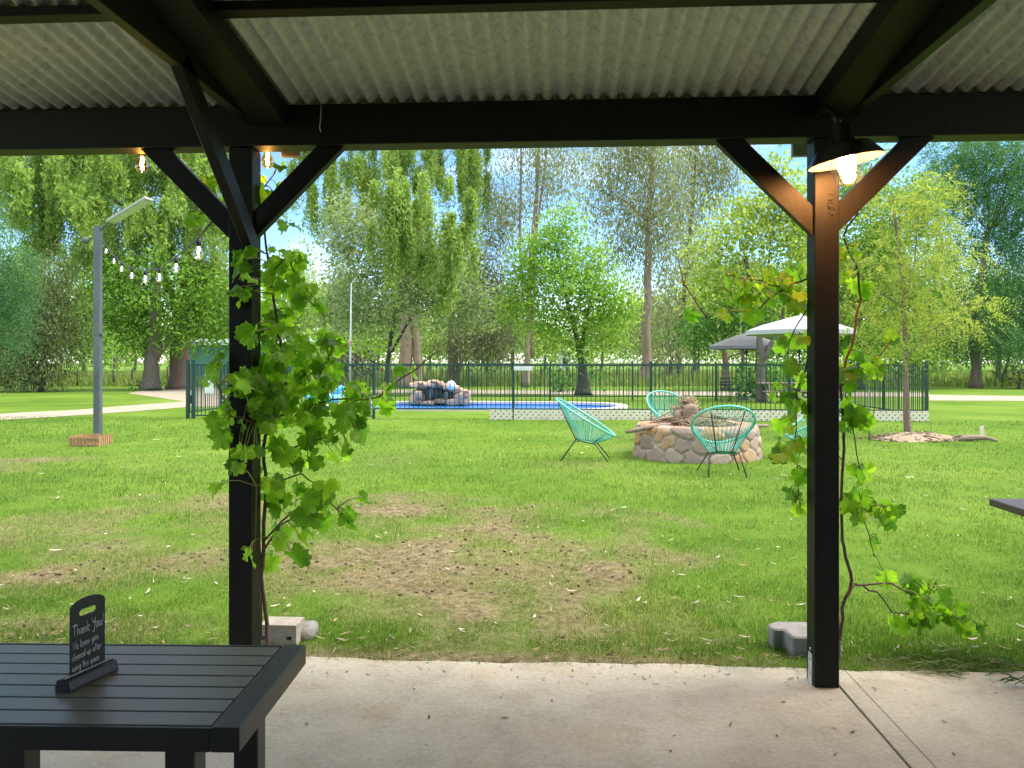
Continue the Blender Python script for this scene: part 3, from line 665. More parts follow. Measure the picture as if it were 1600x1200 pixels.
# inflatable
ib=gp(508,630,0); fo=thing('pool_float','light blue inflatable float lying by the pool half hidden by vine leaves','pool float',(ib.x,ib.y,.02))
FM=pmat('sky blue vinyl',[(.3,(.08,.45,.68)),(.7,(.14,.55,.75))],rough=.3)
m=MB(); m.ring([(.55*math.cos(a),.4*math.sin(a),.16) for a in np.linspace(0,2*PI,25)[:-1]],.16,10); m.build('ring_tube',FM,fo)
m=MB(); m.tube([(.4,.0,.25),(.5,.0,.45),(.62,0,.55),(.7,0,.52)],[.13,.11,.1,.05],10); m.build('neck',FM,fo)
m=MB(); m.tube([(-.5,0,.25),(-.66,0,.38),(-.74,0,.45)],[.14,.1,.03],8); m.build('tail',FM,fo)

# ================================================================== UMBRELLAS, PICNIC TABLE, PATIO CHAIR
def umbrella(u,t,vtop,vedge,wpx,canopy,label,sides=8,rz=.2):
    p=at(u,600,t); top=at(u,vtop,t).z-GZ; ed=at(u,vedge,t).z-GZ; R=wpx/2/F*t
    o=thing('market_umbrella',label,'umbrella',(p.x,p.y,GZ),rz,'open garden umbrellas')
    m=MB(); n=sides; vs=[]; rings=[(0.06,top),(.35,top-(top-ed)*.28),(.7,top-(top-ed)*.62),(1,ed)]
    for r,z in rings:
        for k in range(n):
            for j in range(4):
                a=2*PI*(k+j/4)/n; sag=1-.05*math.sin(PI*j/4)*(r); vs.append((R*r*sag*math.cos(a),R*r*sag*math.sin(a),z))
    N=n*4
    fs=[(i*N+k,i*N+(k+1)%N,(i+1)*N+(k+1)%N,(i+1)*N+k) for i in range(3) for k in range(N)]
    b=len(vs); vs+=[(R*(1-.05*math.sin(PI*(k%4)/4))*math.cos(2*PI*k/N),R*(1-.05*math.sin(PI*(k%4)/4))*math.sin(2*PI*k/N),ed-.12) for k in range(N)]
    fs+=[(3*N+k,3*N+(k+1)%N,b+(k+1)%N,b+k) for k in range(N)]
    m.add(vs,fs); c=m.build('canopy',canopy,o); s=c.modifiers.new('cloth','SOLIDIFY'); s.thickness=.006
    MB().lathe([(.1,top-.02),(.09,top+.05),(.001,top+.09)],12).build('cap',canopy,o)
    MB().tube([(0,0,.08),(0,0,top)],.026,8).build('pole',BLACKSTEEL,o)
    m=MB()
    for k in range(n):
        a=2*PI*k/n; m.tube([(.03*math.cos(a),.03*math.sin(a),top-.08),(R*.98*math.cos(a),R*.98*math.sin(a),ed-.02)],.012,5)
        m.tube([(.03*math.cos(a),.03*math.sin(a),ed-.3),(R*.5*math.cos(a),R*.5*math.sin(a),(top+ed)/2-.06)],.01,5)
    m.build('ribs',BLACKSTEEL,o)
    MB().lathe([(.001,.09),(.05,.085),(.26,.05),(.28,0)],16).build('umbrella_base',DARKROCK,o)
umbrella(1249,22.8,494,517,168,pmat('white canvas',(.5,.5,.49),rough=.8),'large white garden umbrella standing behind the right post')
umbrella(1166,31.5,521,541,118,pmat('grey canvas',(.2,.19,.2),rough=.8),'grey garden umbrella left of and behind the white one')
p=at(1222,600,29.5); pt_=thing('picnic_table','weathered timber picnic table with bench seats beyond the pool fence','picnic table',(p.x,p.y,GZ),.05)
PW=pmat('weathered picnic timber',[(.3,(.2,.15,.12)),(.7,(.34,.27,.22))],rough=.85,scale=6,stretch=(1,8,1))
MB().bx(-.9,.9,-.36,.36,.7,.745).build('tabletop',PW,pt_,.004)
for y in (-.66,.66): MB().bx(-.9,.9,y-.13,y+.13,.41,.45).build('bench_seat',PW,pt_,.004)
for x in (-.6,.6):
    m=MB(); m.bar((x,-.3,.7),(x,-.7,0),.04,.09); m.bar((x,.3,.7),(x,.7,0),.04,.09); m.bx(x+.0215,x+.06,-.72,.72,.34,.405); m.build('trestle',PW,pt_)
p=at(1140,600,30); pc_=thing('garden_chair','black metal garden chair under the grey umbrella','chair',(p.x,p.y,GZ),.5)
MB().bx(-.24,.24,-.24,.24,.43,.46).build('seat',BLACKSTEEL,pc_,.004)
for x in (-.22,.22):
    for y in (-.22,.22): MB().tube([(x,y,.43),(x*1.1,y*1.1,0)],.016,6).build('leg',BLACKSTEEL,pc_)
m=MB()
for z in (.6,.72,.86): m.bx(-.24,.24,.235,.255,z,z+.05)
for x in (-.23,.23): m.tube([(x,.245,.43),(x,.27,.92)],.014,6)
m.build('backrest',BLACKSTEEL,pc_)
for x in (-.25,.25): MB().tube([(x,.25,.66),(x,-.2,.66),(x,-.22,.45)],.014,6).build('armrest',BLACKSTEEL,pc_)

# ================================================================== SHED, FAR BUILDINGS, PADDOCK FENCE, WHITE POLE
a=at(292,600,58); b=at(474,600,58); 
sh=thing('green_shed','long low pale green corrugated shed with white gutter behind the left post','shed',(a.x,a.y,GZ),math.atan2(b.y-a.y,b.x-a.x))
L=(b-a).length; SM=pmat('pale green cladding',[(.3,(.1,.27,.21)),(.7,(.15,.35,.28))],rough=.5,scale=2)
xs=np.linspace(0,L,int(L/.05)); m=MB(); prof=[(x,.02*math.sin(x*2*PI/.2)) for x in xs]+[(L,3),(0,3)]
m.prism(prof,0,2.75); m.build('wall',SM,sh)
m=MB(); m.add([(-.3,-.4,2.86),(L+.3,-.4,2.86),(L+.3,3.4,3.3),(-.3,3.4,3.3),(-.3,-.4,2.78),(L+.3,-.4,2.78),(L+.3,3.4,3.22),(-.3,3.4,3.22)],[(0,1,2,3),(7,6,5,4),(0,4,5,1),(1,5,6,2),(2,6,7,3),(3,7,4,0)]); m.build('roof',pmat('pale green roof',(.3,.42,.38),rough=.4),sh)
MB().bx(-.3,L+.3,-.52,-.405,2.74,2.87).build('gutter',WHITE,sh)
MB().bx(L*.90,L*.90+.12,-.12,-.04,0,2.7).build('downpipe',WHITE,sh)
MB().bx(L*.97,L*.97+.1,-.12,-.04,0,2.7).build('downpipe',WHITE,sh)
a=at(882,600,88); wh=thing('white_hut','tiny white hut glimpsed far off between the trees','hut',(a.x,a.y,GZ)); MB().bx(-.7,.7,-.7,.7,0,2.35).build('wall',WHITE,wh)
m=MB(); m.prism([(-.85,2.35),(.85,2.35),(0,2.9)],-.85,.85,Matrix(((1,0,0,0),(0,0,1,0),(0,1,0,0),(0,0,0,1)))); m.build('roof',pmat('hut roof',(.4,.42,.42)),wh)
MB().bx(-.2,.35,-.72,-.7,1.2,1.9).build('window',pmat('dark pane',(.05,.06,.07),rough=.1),wh)
a=gp(547,618); wp=thing('white_pole','thin white pole with a pink collar standing behind the pool fence','pole',a,0)
hh=at(550,442,(HC-GZ)*F/(618-HV)).z-GZ
MB().tube([(0,0,0),(.02,0,hh*.45),(.06,0,hh)],[.05,.045,.03],8).build('shaft',WHITE,wp)
MB().lathe([(.07,hh*.44),(.08,hh*.445),(.08,hh*.48),(.07,hh*.485)],10).build('collar',pmat('pink plastic',(.6,.3,.32)),wp)
def fence_line(u0,u1,t0,t1,n,label,h=1.1):
    a=at(u0,600,t0); b=at(u1,600,t1); o=thing('wire_fence',label,'fence',(a.x,a.y,GZ)); r2=random.Random(3)
    d=b-a; d.z=0
    for i in range(n):
        p=d*i/(n-1); hh=h*r2.uniform(.85,1.15); m=MB(); m.tube([(p.x,p.y,0),(p.x+r2.uniform(-.05,.05),p.y,hh)],r2.uniform(.03,.06),6); m.build('post',BARK_DARK,o)
    m=MB()
    for z in (.35,.65,.95): m.tube([(0,0,z),(d.x,d.y,z)],.008,4)
    m.build('wire',POLESTEEL,o)
fence_line(-60,262,47,50,12,'low paddock wire fence with dark posts beyond the path on the left')
fence_line(300,1120,55,55,22,'low paddock wire fence with dark posts seen beyond the pool')
# small box on a post (left)
a=gp(54,609); mbx=thing('post_box','small white box on a thin post under the dark trees at left','box',a); MB().tube([(0,0,0),(0,0,1.25)],.035,6).build('post',CREAM,mbx); MB().bx(-.18,.18,-.12,.12,1.25,1.45).build('box',WHITE,mbx,.01)

# ================================================================== STONE BLOCKS, MULCH, STAKES
p=gp(434,1012); bk=MB(); w2,d2=.10,.07
z0,zh,zh2,zt=0,.04,.06,.12
bk.bx(-w2,w2,-d2,d2,0,zh)
for x0,x1 in ((-w2,-.085),(-.055,.045),(.075,w2)): bk.bx(x0,x1,-d2,d2,zh,zh2)
bk.bx(-w2,w2,-d2,d2,zh2,zt)
o=bk.build('concrete_block',BLOCK); o.location=(p.x+.0,p.y+.07,GZ); tag(o,'pale concrete block with two small holes at the foot of the left post','block')
m=MB(); m.rock((0,0,.04),(.06,.09,.05),.1,2,4); o=m.build('stone',BLOCK_GREY); p=gp(470,1005); o.location=(p.x,p.y+.09,GZ-.012); tag(o,'small rounded stone tucked beside the pale concrete block','stone')
p=gp(1262,1030); m=MB(); m.prism([(-.155,.02),(-.10,.02),(-.085,-.095),(.16,-.095),(.17,.06),(.10,.15),(-.10,.15),(-.165,.10)],0,.115); o=m.build('retaining_block',BLOCK_GREY,None,.008); o.location=(p.x+.01,p.y+.09,GZ); tag(o,'grey angled retaining wall block against the foot of the right post','block')
def mound(name,c,rx,ry,h,mat,label,cat,seed):
    n=28; vs=[]; fs=[]; r=random.Random(seed)
    for i in range(9):
        q=i/8
        for k in range(n):
            a=2*PI*k/n; e=1+.16*math.sin(3*a+seed)+.1*math.sin(5*a+2*seed)
            vs.append((rx*e*q*math.cos(a),ry*e*q*math.sin(a),h*(1-q*q)**1.3*(1+.4*r.uniform(-1,1)*(q>0))-.004*(q>.95)))
    for i in range(8):
        for k in range(n): fs.append((i*n+k,i*n+(k+1)%n,(i+1)*n+(k+1)%n,(i+1)*n+k))
    m=MB(); m.add(vs,fs,True)
    for j in range(170):
        a=r.uniform(0,2*PI); q=math.sqrt(r.random())*1.15; x,y=rx*q*math.cos(a),ry*q*math.sin(a); z=h*max(0,1-q*q)**1.3+.01
        d=Vector((r.gauss(0,1),r.gauss(0,1),r.gauss(0,.3))).normalized()*r.uniform(.03,.1); m.tube([Vector((x,y,z))-d,Vector((x,y,z+.01))+d],r.uniform(.006,.016),4)
    o=m.build(name,mat); o.location=c; return tag(o,label,cat)
MUL=pmat('dry mulch',[(.15,(.13,.08,.055)),(.5,(.27,.19,.13)),(.85,(.4,.3,.2))],rough=1,scale=9,bump=.6,bscale=30,island=True)
p=gp(1428,688); mound('mulch_mound',(p.x+.15,p.y+.2,GZ),.95,.55,.11,MUL,'low mound of dry mulch round the foot of the young feathery tree','mulch',2)
p=gp(1358,688); o=MB().tube([(0,0,0),(0,0,1.0)],.012,6).build('metal_stake',POLESTEEL); o.location=p; tag(o,'thin grey metal stake in the lawn left of the young feathery tree','stake')
p=gp(1534,686); o=MB().bx(-.035,.035,-.015,.015,0,.26).build('timber_stake',CREAM); o.location=p; tag(o,'short pale timber stake in the lawn right of the mulch mound','stake')
m=MB(); m.tube([(-.35,0,.03),(-.1,.02,.07),(.2,0,.08),(.42,-.03,.02)],[.03,.06,.05,.02],8); m.tube([(-.1,0,.06),(-.2,.1,.1),(-.32,.16,.06)],[.04,.03,.015],6)
o=m.build('broken_branch',LOGWOOD); p=gp(1522,690); o.location=p; tag(o,'broken pale branch lying on the grass by the short timber stake','branch')
# ================================================================== TREES
def unit(n):
    v=rng.normal(size=(n,3)); return v/np.linalg.norm(v,axis=1)[:,None]
def leaf_quads(c,d,L,W):
    n=len(c); r=unit(n); s=np.cross(d,r); s/=np.linalg.norm(s,axis=1)[:,None]+1e-9
    L=np.asarray(L).reshape(-1,1)*np.ones((n,1)); W=np.asarray(W).reshape(-1,1)*np.ones((n,1))
    V=np.stack([c-d*L/2, c+s*W/2-d*L*.05, c+d*L/2, c-s*W/2-d*L*.05],1).reshape(-1,3)
    return V
def norm(v): return v/(np.linalg.norm(v,axis=1)[:,None]+1e-9)
DENS=2.6
def crown_leaves(blobs, style, px, dens):
    """blobs: (center vec, rx(ry) metres across, rz metres, depth px scale) ; returns V"""
    out=[]; tips=[]
    for (c,rx,rz,t) in blobs:
        mp=785.0/t                                # pixels per metre (for level of detail)
        L=px/mp
        area=PI*(rx*mp)*(rz*mp)
        c=np.array(c)
        if style in('broad','gum','conifer'):
            lw={'broad':.62,'gum':.36,'conifer':.3}[style]
            n=int(dens*area/(px*px*lw*.5*.62)*1.0)
            per={'broad':26,'gum':110,'conifer':40}[style]
            k=max(4,n//per)
            rad=rng.random(k)**(.45 if style!='gum' else .55); cen=unit(k)*rad[:,None]*np.array([rx,rx*.9,rz])*(.82+.42*rng.random((k,1)))+rng.normal(size=(k,3))*rx*.10+c
            sg=(px/mp)*{'broad':2.1,'gum':3.0,'conifer':2.6}[style]
            cl=np.repeat(np.arange(k),per); m=len(cl)
            off=rng.normal(size=(m,3))*sg*np.array([1,1,.62 if style=='broad' else 1.15])
            pos=cen[cl]+off
            d=unit(m)
            if style=='gum': d=norm(d*.55+np.array([0,0,-1.])+off*.15/sg)
            elif style=='broad': d=norm(d*.8+off/sg*.35+np.array([0,0,-.25]))
            else: d=norm(d*.5+off/sg*.4+np.array([0,0,-.9]))
            out.append(leaf_quads(pos,d,L*(.5+1.1*rng.random(m)**2),L*lw*(.6+.7*rng.random(m)))); tips.append(cen)
        elif style=='weep':
            Ls=max(.8,rz*1.25)
            k=int(dens*area/(px*px*.22*14)); k=max(6,k)
            # bunches of strands hanging from branch ends
            nb=max(3,k//16); bc=unit(nb)*(rng.random(nb)**.4)[:,None]*np.array([rx,rx*.9,rz*.75])+c+np.array([0,0,rz*.3])
            bi=rng.integers(0,nb,k); st=bc[bi]+rng.normal(size=(k,3))*np.array([.5,.5,.5])*(rx*.11)
            ln=Ls*(.25+.85*rng.random(nb))[bi]*(.7+.45*rng.random(k)); per=26
            u=np.tile(np.linspace(0,1,per),k); si=np.repeat(np.arange(k),per)
            sway=rng.normal(size=(k,2))*.10
            pos=st[si]+np.stack([sway[si,0]*u*ln[si],sway[si,1]*u*ln[si],-u*ln[si]],1)+rng.normal(size=(k*per,3))*L*.35
            d=norm(unit(k*per)*.75+np.array([0,0,-.75]))
            out.append(leaf_quads(pos,d,L*(.6+.7*rng.random(k*per)),L*.33*(.7+.6*rng.random(k*per)))); tips.append(bc)
        elif style in('feather','fern'):
            k=max(8,int(dens*area/(px*px*(1.5 if style=='feather' else 2.4)))); per=18
            rad=rng.random(k)**.5; u0=unit(k); cen=u0*rad[:,None]*np.array([rx,rx*.9,rz])+c
            ax=norm(u0*np.array([1,1,.5])+unit(k)*.5+np.array([0,0,-.25 if style=='feather' else -.5]))
            ln=L*(3.2+3*rng.random(k)); side=norm(np.cross(ax,unit(k)))
            q=np.tile(np.linspace(0,1,per//2),2*k).reshape(k,2,per//2); si=np.repeat(np.arange(k),per); qq=q.reshape(-1)
            sg=np.tile(np.repeat([1.,-1.],per//2),k)
            droop=np.array([0,0,-1.])[None]*(qq**2*.45)[:,None]*ln[si][:,None]
            base=cen[si]+ax[si]*(qq*ln[si])[:,None]+droop
            dd=norm(ax[si]*.75+side[si]*sg[:,None]+rng.normal(size=(k*per,3))*.18)
            ll=L*(1.05-.6*qq)*(.8+.4*rng.random(k*per))
            out.append(leaf_quads(base+dd*(ll/2)[:,None],dd,ll,ll*.26)); tips.append(cen)
    return np.concatenate(out),np.concatenate(tips)
def tree(name,label,cat,u,t,blobs,style,lmat,trunks,bmat,px=4.2,dens=1.0,group=None,depth=1.0,limbs=14,limb_r=.35,vg=None):
    """blobs (u,v,ru,rv[,dt]) in photo pixels at distance t -> spheroids in metres; trunks [(width px,[(u,v),...])]"""
    base=at(u,600,t); base.z=GZ
    o=thing(name,label,cat,base,0,group)
    B=[]
    for b in blobs:
        dt=b[4] if len(b)>4 else rng.uniform(-.5,.5)*b[2]/F*t*depth
        tt=t+dt; c=at(b[0],b[1],tt)-base; B.append((c,b[2]/F*tt,b[3]/F*tt,t))
    V,tips=crown_leaves(B,style,px,dens*DENS)
    Q=np.arange(len(V)).reshape(-1,4)
    np_mesh('crown',V,Q,lmat,o)
    allp=[]
    for wpx,pts in trunks:
        m=MB(); P=[at(p[0],p[1],t)-base for p in pts]; 
        if P[0].z<.6: P[0].z=-.05
        P=[Vector((p.x,p.y+.02*i,p.z)) for i,p in enumerate(P)]
        # smooth subdivision of the trunk line with a little wander
        S=[]; 
        for i in range(len(P)-1):
            for q in range(4): S.append(P[i].lerp(P[i+1],q/4)+Vector((rng.normal(),rng.normal(),0))*wpx/F*t*.05)
        S.append(P[-1]); r0=wpx/2/F*t; n=len(S)
        R=[r0*(1-.62*i/(n-1))*(1+.35*math.exp(-i/1.2)*(P[0].z<.6)) for i in range(n)]
        m.tube(S,R,9); m.build('trunk',bmat,o); allp+=[(s,r) for s,r in zip(S,R)]
    if limbs and allp:
        tips=tips[tips[:,1]>-5] if t>25 else tips; m=MB(); idx=rng.choice(len(tips),min(limbs,len(tips)),replace=False)
        for i in idx:
            T=Vector(tips[i]); cand=[(s,r) for s,r in allp if s.z<T.z-.1*abs((T-s).length)] or allp
            s,r=min(cand,key=lambda a:(T-a[0]).length+ .0*a[1])
            L=(T-s).length; rr_=max(.012,min(r*.6,L*.0085*limb_r/.35))
            mid=s.lerp(T,.45)+Vector((rng.normal()*.06*L,rng.normal()*.06*L,.10*L*(1 if style!='weep' else 2.2)))
            m2=s.lerp(T,.75)+Vector((rng.normal()*.05*L,rng.normal()*.05*L,.08*L))
            m.tube([s,mid,m2,T],[rr_,rr_*.7,rr_*.45,rr_*.2],5)
        m.build('branches',bmat,o)
    return o
LM={
 'bright':leaf_mat('bright green leaf',[(.075,.155,.02),(.165,.31,.038),(.28,.45,.08)],.45,scale=.35),
 'weep':leaf_mat('yellow green leaflet',[(.12,.19,.045),(.25,.35,.08),(.43,.54,.18)],.5,scale=.35),
 'silver':leaf_mat('grey green leaf',[(.14,.19,.09),(.27,.34,.17),(.44,.52,.31)],.4,scale=.35),
 'gum':leaf_mat('olive grey gum leaf',[(.14,.16,.085),(.29,.31,.17),(.48,.48,.30)],.4,scale=.3),
 'casu':leaf_mat('brown grey needle',[(.09,.1,.055),(.18,.19,.10),(.29,.3,.17)],.3,scale=.3),
 'lime':leaf_mat('lime green leaf',[(.11,.2,.03),(.23,.38,.055),(.36,.52,.11)],.5,scale=.4),
 'blossom':leaf_mat('pale yellow green leaf',[(.15,.22,.03),(.32,.42,.06),(.6,.62,.22)],.45,scale=.7,nz_w=.6),
 'wattle':leaf_mat('feathery yellow green leaf',[(.15,.2,.04),(.32,.38,.08),(.52,.5,.13)],.5,scale=.9),
 'dark':leaf_mat('deep green leaf',[(.03,.09,.03),(.085,.21,.07),(.18,.36,.13)],.35,scale=.35),
 'olive':leaf_mat('dull olive leaf',[(.06,.08,.03),(.13,.16,.06),(.24,.27,.10)],.35,scale=.35),
 'blue':leaf_mat('blue green frond',[(.03,.085,.035),(.08,.19,.075),(.17,.31,.13)],.4,scale=.5),
 'far':leaf_mat('pale far leaf',[(.18,.25,.09),(.32,.41,.15),(.47,.56,.25)],.5,scale=.12),  # distance haze put into the leaf colour as a paler green
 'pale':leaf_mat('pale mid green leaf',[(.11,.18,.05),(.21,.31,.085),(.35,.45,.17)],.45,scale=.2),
 'shrub':leaf_mat('glossy shrub leaf',[(.03,.1,.018),(.075,.2,.035),(.15,.34,.06)],.4,scale=.9),
}
tree('pepper_tree','huge weeping pepper tree hanging yellow green strands over the left side','tree',282,44,
 [(20,290,90,90),(90,255,80,60),(100,330,70,70),(170,290,90,80),(250,250,90,60),(260,330,80,80),(320,270,60,60),(330,380,50,80),(200,380,70,60),(140,400,50,50),(60,380,50,50),(290,430,40,60),(40,200,80,60),(180,200,110,60),(320,190,80,60),(60,250,70,50,-17),(170,250,70,60,-17),(290,240,60,60,-17),(120,330,40,50,-15),(230,340,40,50,-15),(335,330,30,60,-15)],
 'weep',LM['weep'],[(34,[(282,604),(281,560),(283,520),(290,440),(300,330),(310,220)]),(14,[(282,500),(240,380),(200,300),(140,230)])],BARK_RED,3.9,1.15,limbs=30)
tree('broad_tree','bright green broad leaved tree with a short stout trunk beside the left path','tree',236,42,
 [(240,475,75,45),(310,470,45,50),(190,450,50,45),(255,425,65,35),(225,530,45,28),(290,520,45,35),(340,480,40,60),(200,500,50,35)],
 'broad',LM['bright'],[(27,[(236,607),(235,575),(238,545),(243,470),(240,400)]),(15,[(240,560),(262,530),(300,480)])],BARK_GREY,4.4,.8)
tree('bushy_tree','dark olive bushy tree with a thin trunk at the far left','tree',66,40,
 [(45,545,60,45),(100,520,40,55),(20,490,50,60),(80,450,40,50),(60,590,45,18),(-20,560,60,50)],'conifer',LM['olive'],[(9,[(66,610),(67,570),(68,520),(75,450)])],BARK_DARK,3.8,.9)
tree('frond_tree','blue green tree with drooping fern like fronds at the left edge of the picture','tree',-60,20,
 [(-10,440,60,75),(25,410,28,45),(-20,520,60,50),(15,480,35,40),(-60,350,60,70)],'fern',LM['blue'],[(30,[(-70,640),(-66,560),(-60,470),(-50,380)])],BARK_GREY,4.4,1.5)
tree('young_tree','pale lime young tree between the dark bush and the stout trunk at left','tree',150,58,
 [(140,500,45,50),(165,545,35,30),(120,440,40,40),(155,420,40,40)],'broad',LM['lime'],[(7,[(150,600),(150,560),(148,480)])],BARK_GREY,3.8,.55)
tree('weeping_tree','tall weeping tree with yellow green hanging strands and a thick double trunk behind the pool','tree',642,46,
 [(600,270,65,60),(680,265,70,60),(740,290,40,70),(560,290,45,80),(650,330,60,80,-11),(710,370,50,80,-11),(600,330,45,70,-11),(515,300,32,80),(660,190,120,60),(690,420,40,70,-11),(640,390,40,70,-11),(480,270,40,70)],
 'weep',LM['weep'],[(24,[(634,604),(634,560),(636,500),(634,420),(630,330),(632,220)]),(15,[(655,603),(652,560),(648,500),(655,400),(670,290)])],BARK_PINK,3.8,1.1,limbs=26)
tree('silvery_tree','silvery grey green tree standing behind the rock waterfall','tree',604,38,
 [(560,420,60,70),(640,430,60,60),(700,470,50,50),(600,490,65,40),(540,350,40,60),(610,360,55,50),(660,380,50,50),(690,420,50,50),(550,490,40,35),(740,480,40,40)],
 'broad',LM['silver'],[(9,[(604,616),(605,570),(612,520),(622,470),(630,400)]),(5,[(612,550),(640,500),(662,450)])],BARK_DARK,3.9,.75)
tree('casuarina','dark brownish needle tree right of the weeping tree','tree',706,50,
 [(765,500,45,60),(745,430,30,50),(770,370,26,40),(790,330,20,30),(790,450,30,50),(720,540,50,30),(770,550,40,25)],'conifer',LM['casu'],[(12,[(703,602),(705,560),(704,500),(712,440),(735,380)]),(9,[(712,600),(712,540),(720,460),(760,390)])],BARK_RED,3.4,.72)
tree('gum_tree','thin stemmed tall gum with sparse tufts against the sky left of centre','tree',823,47,
 [(806,262,16,26),(862,300,20,22),(872,270,16,18),(900,262,12,10),(838,300,14,16),(782,318,22,22),(795,340,20,22),(850,245,24,10),(760,300,16,30),(835,200,70,40)],
 'gum',LM['gum'],[(11,[(822,605),(823,560),(826,480),(830,400),(838,320),(842,220),(843,150)]),(6,[(832,560),(834,460),(838,360),(852,260),(858,190)]),(6,[(818,480),(812,380),(814,290),(813,200)])],BARK_PINK,4.2,.75,limbs=16)
tree('ivy_stump_tree','lime green leafy tree rising from a creeper covered stump behind the pool','tree',910,36,
 [(840,395,38,45),(872,365,30,42),(915,420,38,45),(955,465,40,45),(900,480,55,45),(825,455,35,50),(870,430,45,45),(960,510,35,35),(850,510,45,35),(905,545,26,28),(800,480,25,30),(890,340,18,20)],
 'broad',LM['lime'],[(24,[(910,617),(911,590),(908,560)]),(9,[(908,570),(900,520),(880,450),(870,390)]),(7,[(906,570),(915,500),(930,440)])],BARK_DARK,4.0,.8)
tree('tall_gum','tall gum with a straight pinkish trunk and brownish grey crown right of the open sky','tree',1010,54,
 [(950,275,34,42),(1000,250,50,40),(1040,300,36,50),(985,320,45,30),(1020,375,30,40),(978,385,26,30),(940,330,22,20),(1000,190,80,50),(1045,380,20,35),(955,410,22,20)],
 'gum',LM['gum'],[(16,[(1009,606),(1010,560),(1011,480),(1013,400),(1013,330),(1020,250),(1022,180)]),(7,[(1014,345),(1040,320),(1060,290)]),(6,[(1012,345),(985,320),(955,300)])],BARK_PINK,4.4,.85,limbs=26)
tree('grey_gum','greyish gum crown with hanging leaf masses left of the right brace','tree',1085,60,
 [(1080,260,26,40),(1075,330,24,50),(1112,280,28,50),(1135,260,22,40),(1050,480,40,60),(1090,400,26,50),(1100,190,70,50),(1040,540,40,30)],
 'gum',LM['gum'],[(10,[(1062,600),(1060,550),(1070,450),(1082,330),(1088,220)]),(8,[(1045,600),(1050,560),(1042,500)])],BARK_GREY,4.4,.9)
tree('blossom_tree','yellow green tree with pale blossom tips and a forked trunk by the umbrellas','tree',1186,30,
 [(1105,400,32,36),(1150,360,50,45),(1205,345,45,45),(1240,390,40,55),(1130,440,45,35),(1190,440,50,40),(1230,310,30,40),(1170,320,30,25),(1245,460,35,40),(1100,460,30,25),(1215,270,30,25),(1260,340,30,60)],
 'broad',LM['blossom'],[(15,[(1190,622),(1190,590),(1192,560),(1186,530),(1182,470),(1165,400)]),(9,[(1192,562),(1208,532),(1222,500),(1232,430)]),(5,[(1182,480),(1200,420),(1205,370)])],BARK_GREY,4.6,.85,limbs=26)
tree('dense_bush_tree','dense dark green tree behind the grey umbrella','tree',1120,42,
 [(1105,505,40,30),(1085,530,28,25),(1140,500,30,25),(1150,470,45,35),(1215,480,60,50),(1240,540,40,25)],'broad',LM['shrub'],[(14,[(1135,610),(1134,570),(1128,530)])],BARK_RED,4.0,.75)
tree('feathery_tree','young feathery wattle tree with yellow green sprays on the lawn right of the post','tree',1418,16.0,
 [(1400,335,50,42),(1440,300,42,35),(1375,420,45,60),(1450,420,50,60),(1505,400,36,22),(1420,500,60,40),(1500,500,50,35),(1350,480,30,50),(1480,290,18,20),(1540,470,22,16),(1460,350,40,40),(1400,540,40,18)],
 'feather',LM['wattle'],[(10,[(1418,683),(1417,620),(1416,540),(1414,450),(1405,370),(1398,310)]),(4,[(1414,470),(1430,410),(1436,340)]),(3.5,[(1416,560),(1450,520),(1500,490)]),(3.5,[(1413,480),(1380,460),(1350,450)])],BARK_RED,5.0,.6,limbs=14,depth=.8)
tree('dark_tree','huge deep green leafy tree filling the right edge of the picture','tree',1528,46,
 [(1560,290,70,60),(1490,290,45,55),(1610,330,60,90),(1540,380,60,50),(1600,450,60,60),(1520,460,50,40),(1570,520,55,35),(1490,530,45,30),(1580,230,80,50),(1500,240,50,40),(1650,520,60,60),(1450,480,35,60)],
 'fern',LM['dark'],[(17,[(1524,602),(1526,575),(1524,530),(1530,450),(1545,360)])],BARK_RED,4.4,1.9,limbs=20)
tree('multi_stem_tree','dark leafy tree with several leaning stems at the right edge behind the huge tree','tree',1565,50,
 [(1570,480,60,40),(1620,500,40,40),(1600,540,50,20),(1500,550,30,20)],'broad',LM['dark'],[(9,[(1558,603),(1562,570),(1566,520)]),(7,[(1562,603),(1572,575),(1584,530)]),(6,[(1556,602),(1560,560),(1556,520)])],BARK_RED,4.0,.7)
tree('middle_tree','mid green leafy tree seen between the right post and the feathery tree','tree',1345,44,
 [(1340,300,50,60),(1370,380,50,60),(1330,440,50,60),(1400,480,60,50),(1300,520,60,40),(1350,540,60,30),(1430,330,50,60),(1280,430,50,60),(1440,560,40,25)],'broad',LM['bright'],[(11,[(1345,606),(1343,560),(1345,480),(1350,400)])],BARK_GREY,4.2,1.05)
# shrubs
def shrub(label,u,t,blobs,m,px=4.4,dens=.9,cat='shrub',style='broad'):
    return tree('shrub',label,cat,u,t,blobs,style,m,[(5,[(u,HV+F*(HC-GZ)/t),(u+2,HV+F*(HC-GZ)/t-14)])],BARK_DARK,px,dens,limbs=5)
shrub('glossy green shrub beside the forked trunk under the umbrellas',1182,33,[(1178,592,20,30),(1160,612,16,14),(1200,600,16,24),(1215,575,18,16)],LM['shrub'])
shrub('dark green shrub at the foot of the creeper covered stump',876,40,[(876,592,18,18),(925,592,12,14)],LM['shrub'])
shrub('yellow green shrub behind the fence left of the silvery tree',580,52,[(575,545,24,26),(520,560,26,20),(500,540,24,26)],LM['lime'])
shrub('low purplish grey shrub behind the white pole',552,50,[(556,570,26,16),(535,580,16,12)],leaf_mat('purple leaf',[(.06,.045,.055),(.13,.1,.12),(.2,.17,.18)],.2))
shrub('round grey green bush under the trees at the right edge',1592,44,[(1594,585,24,16)],LM['olive'])
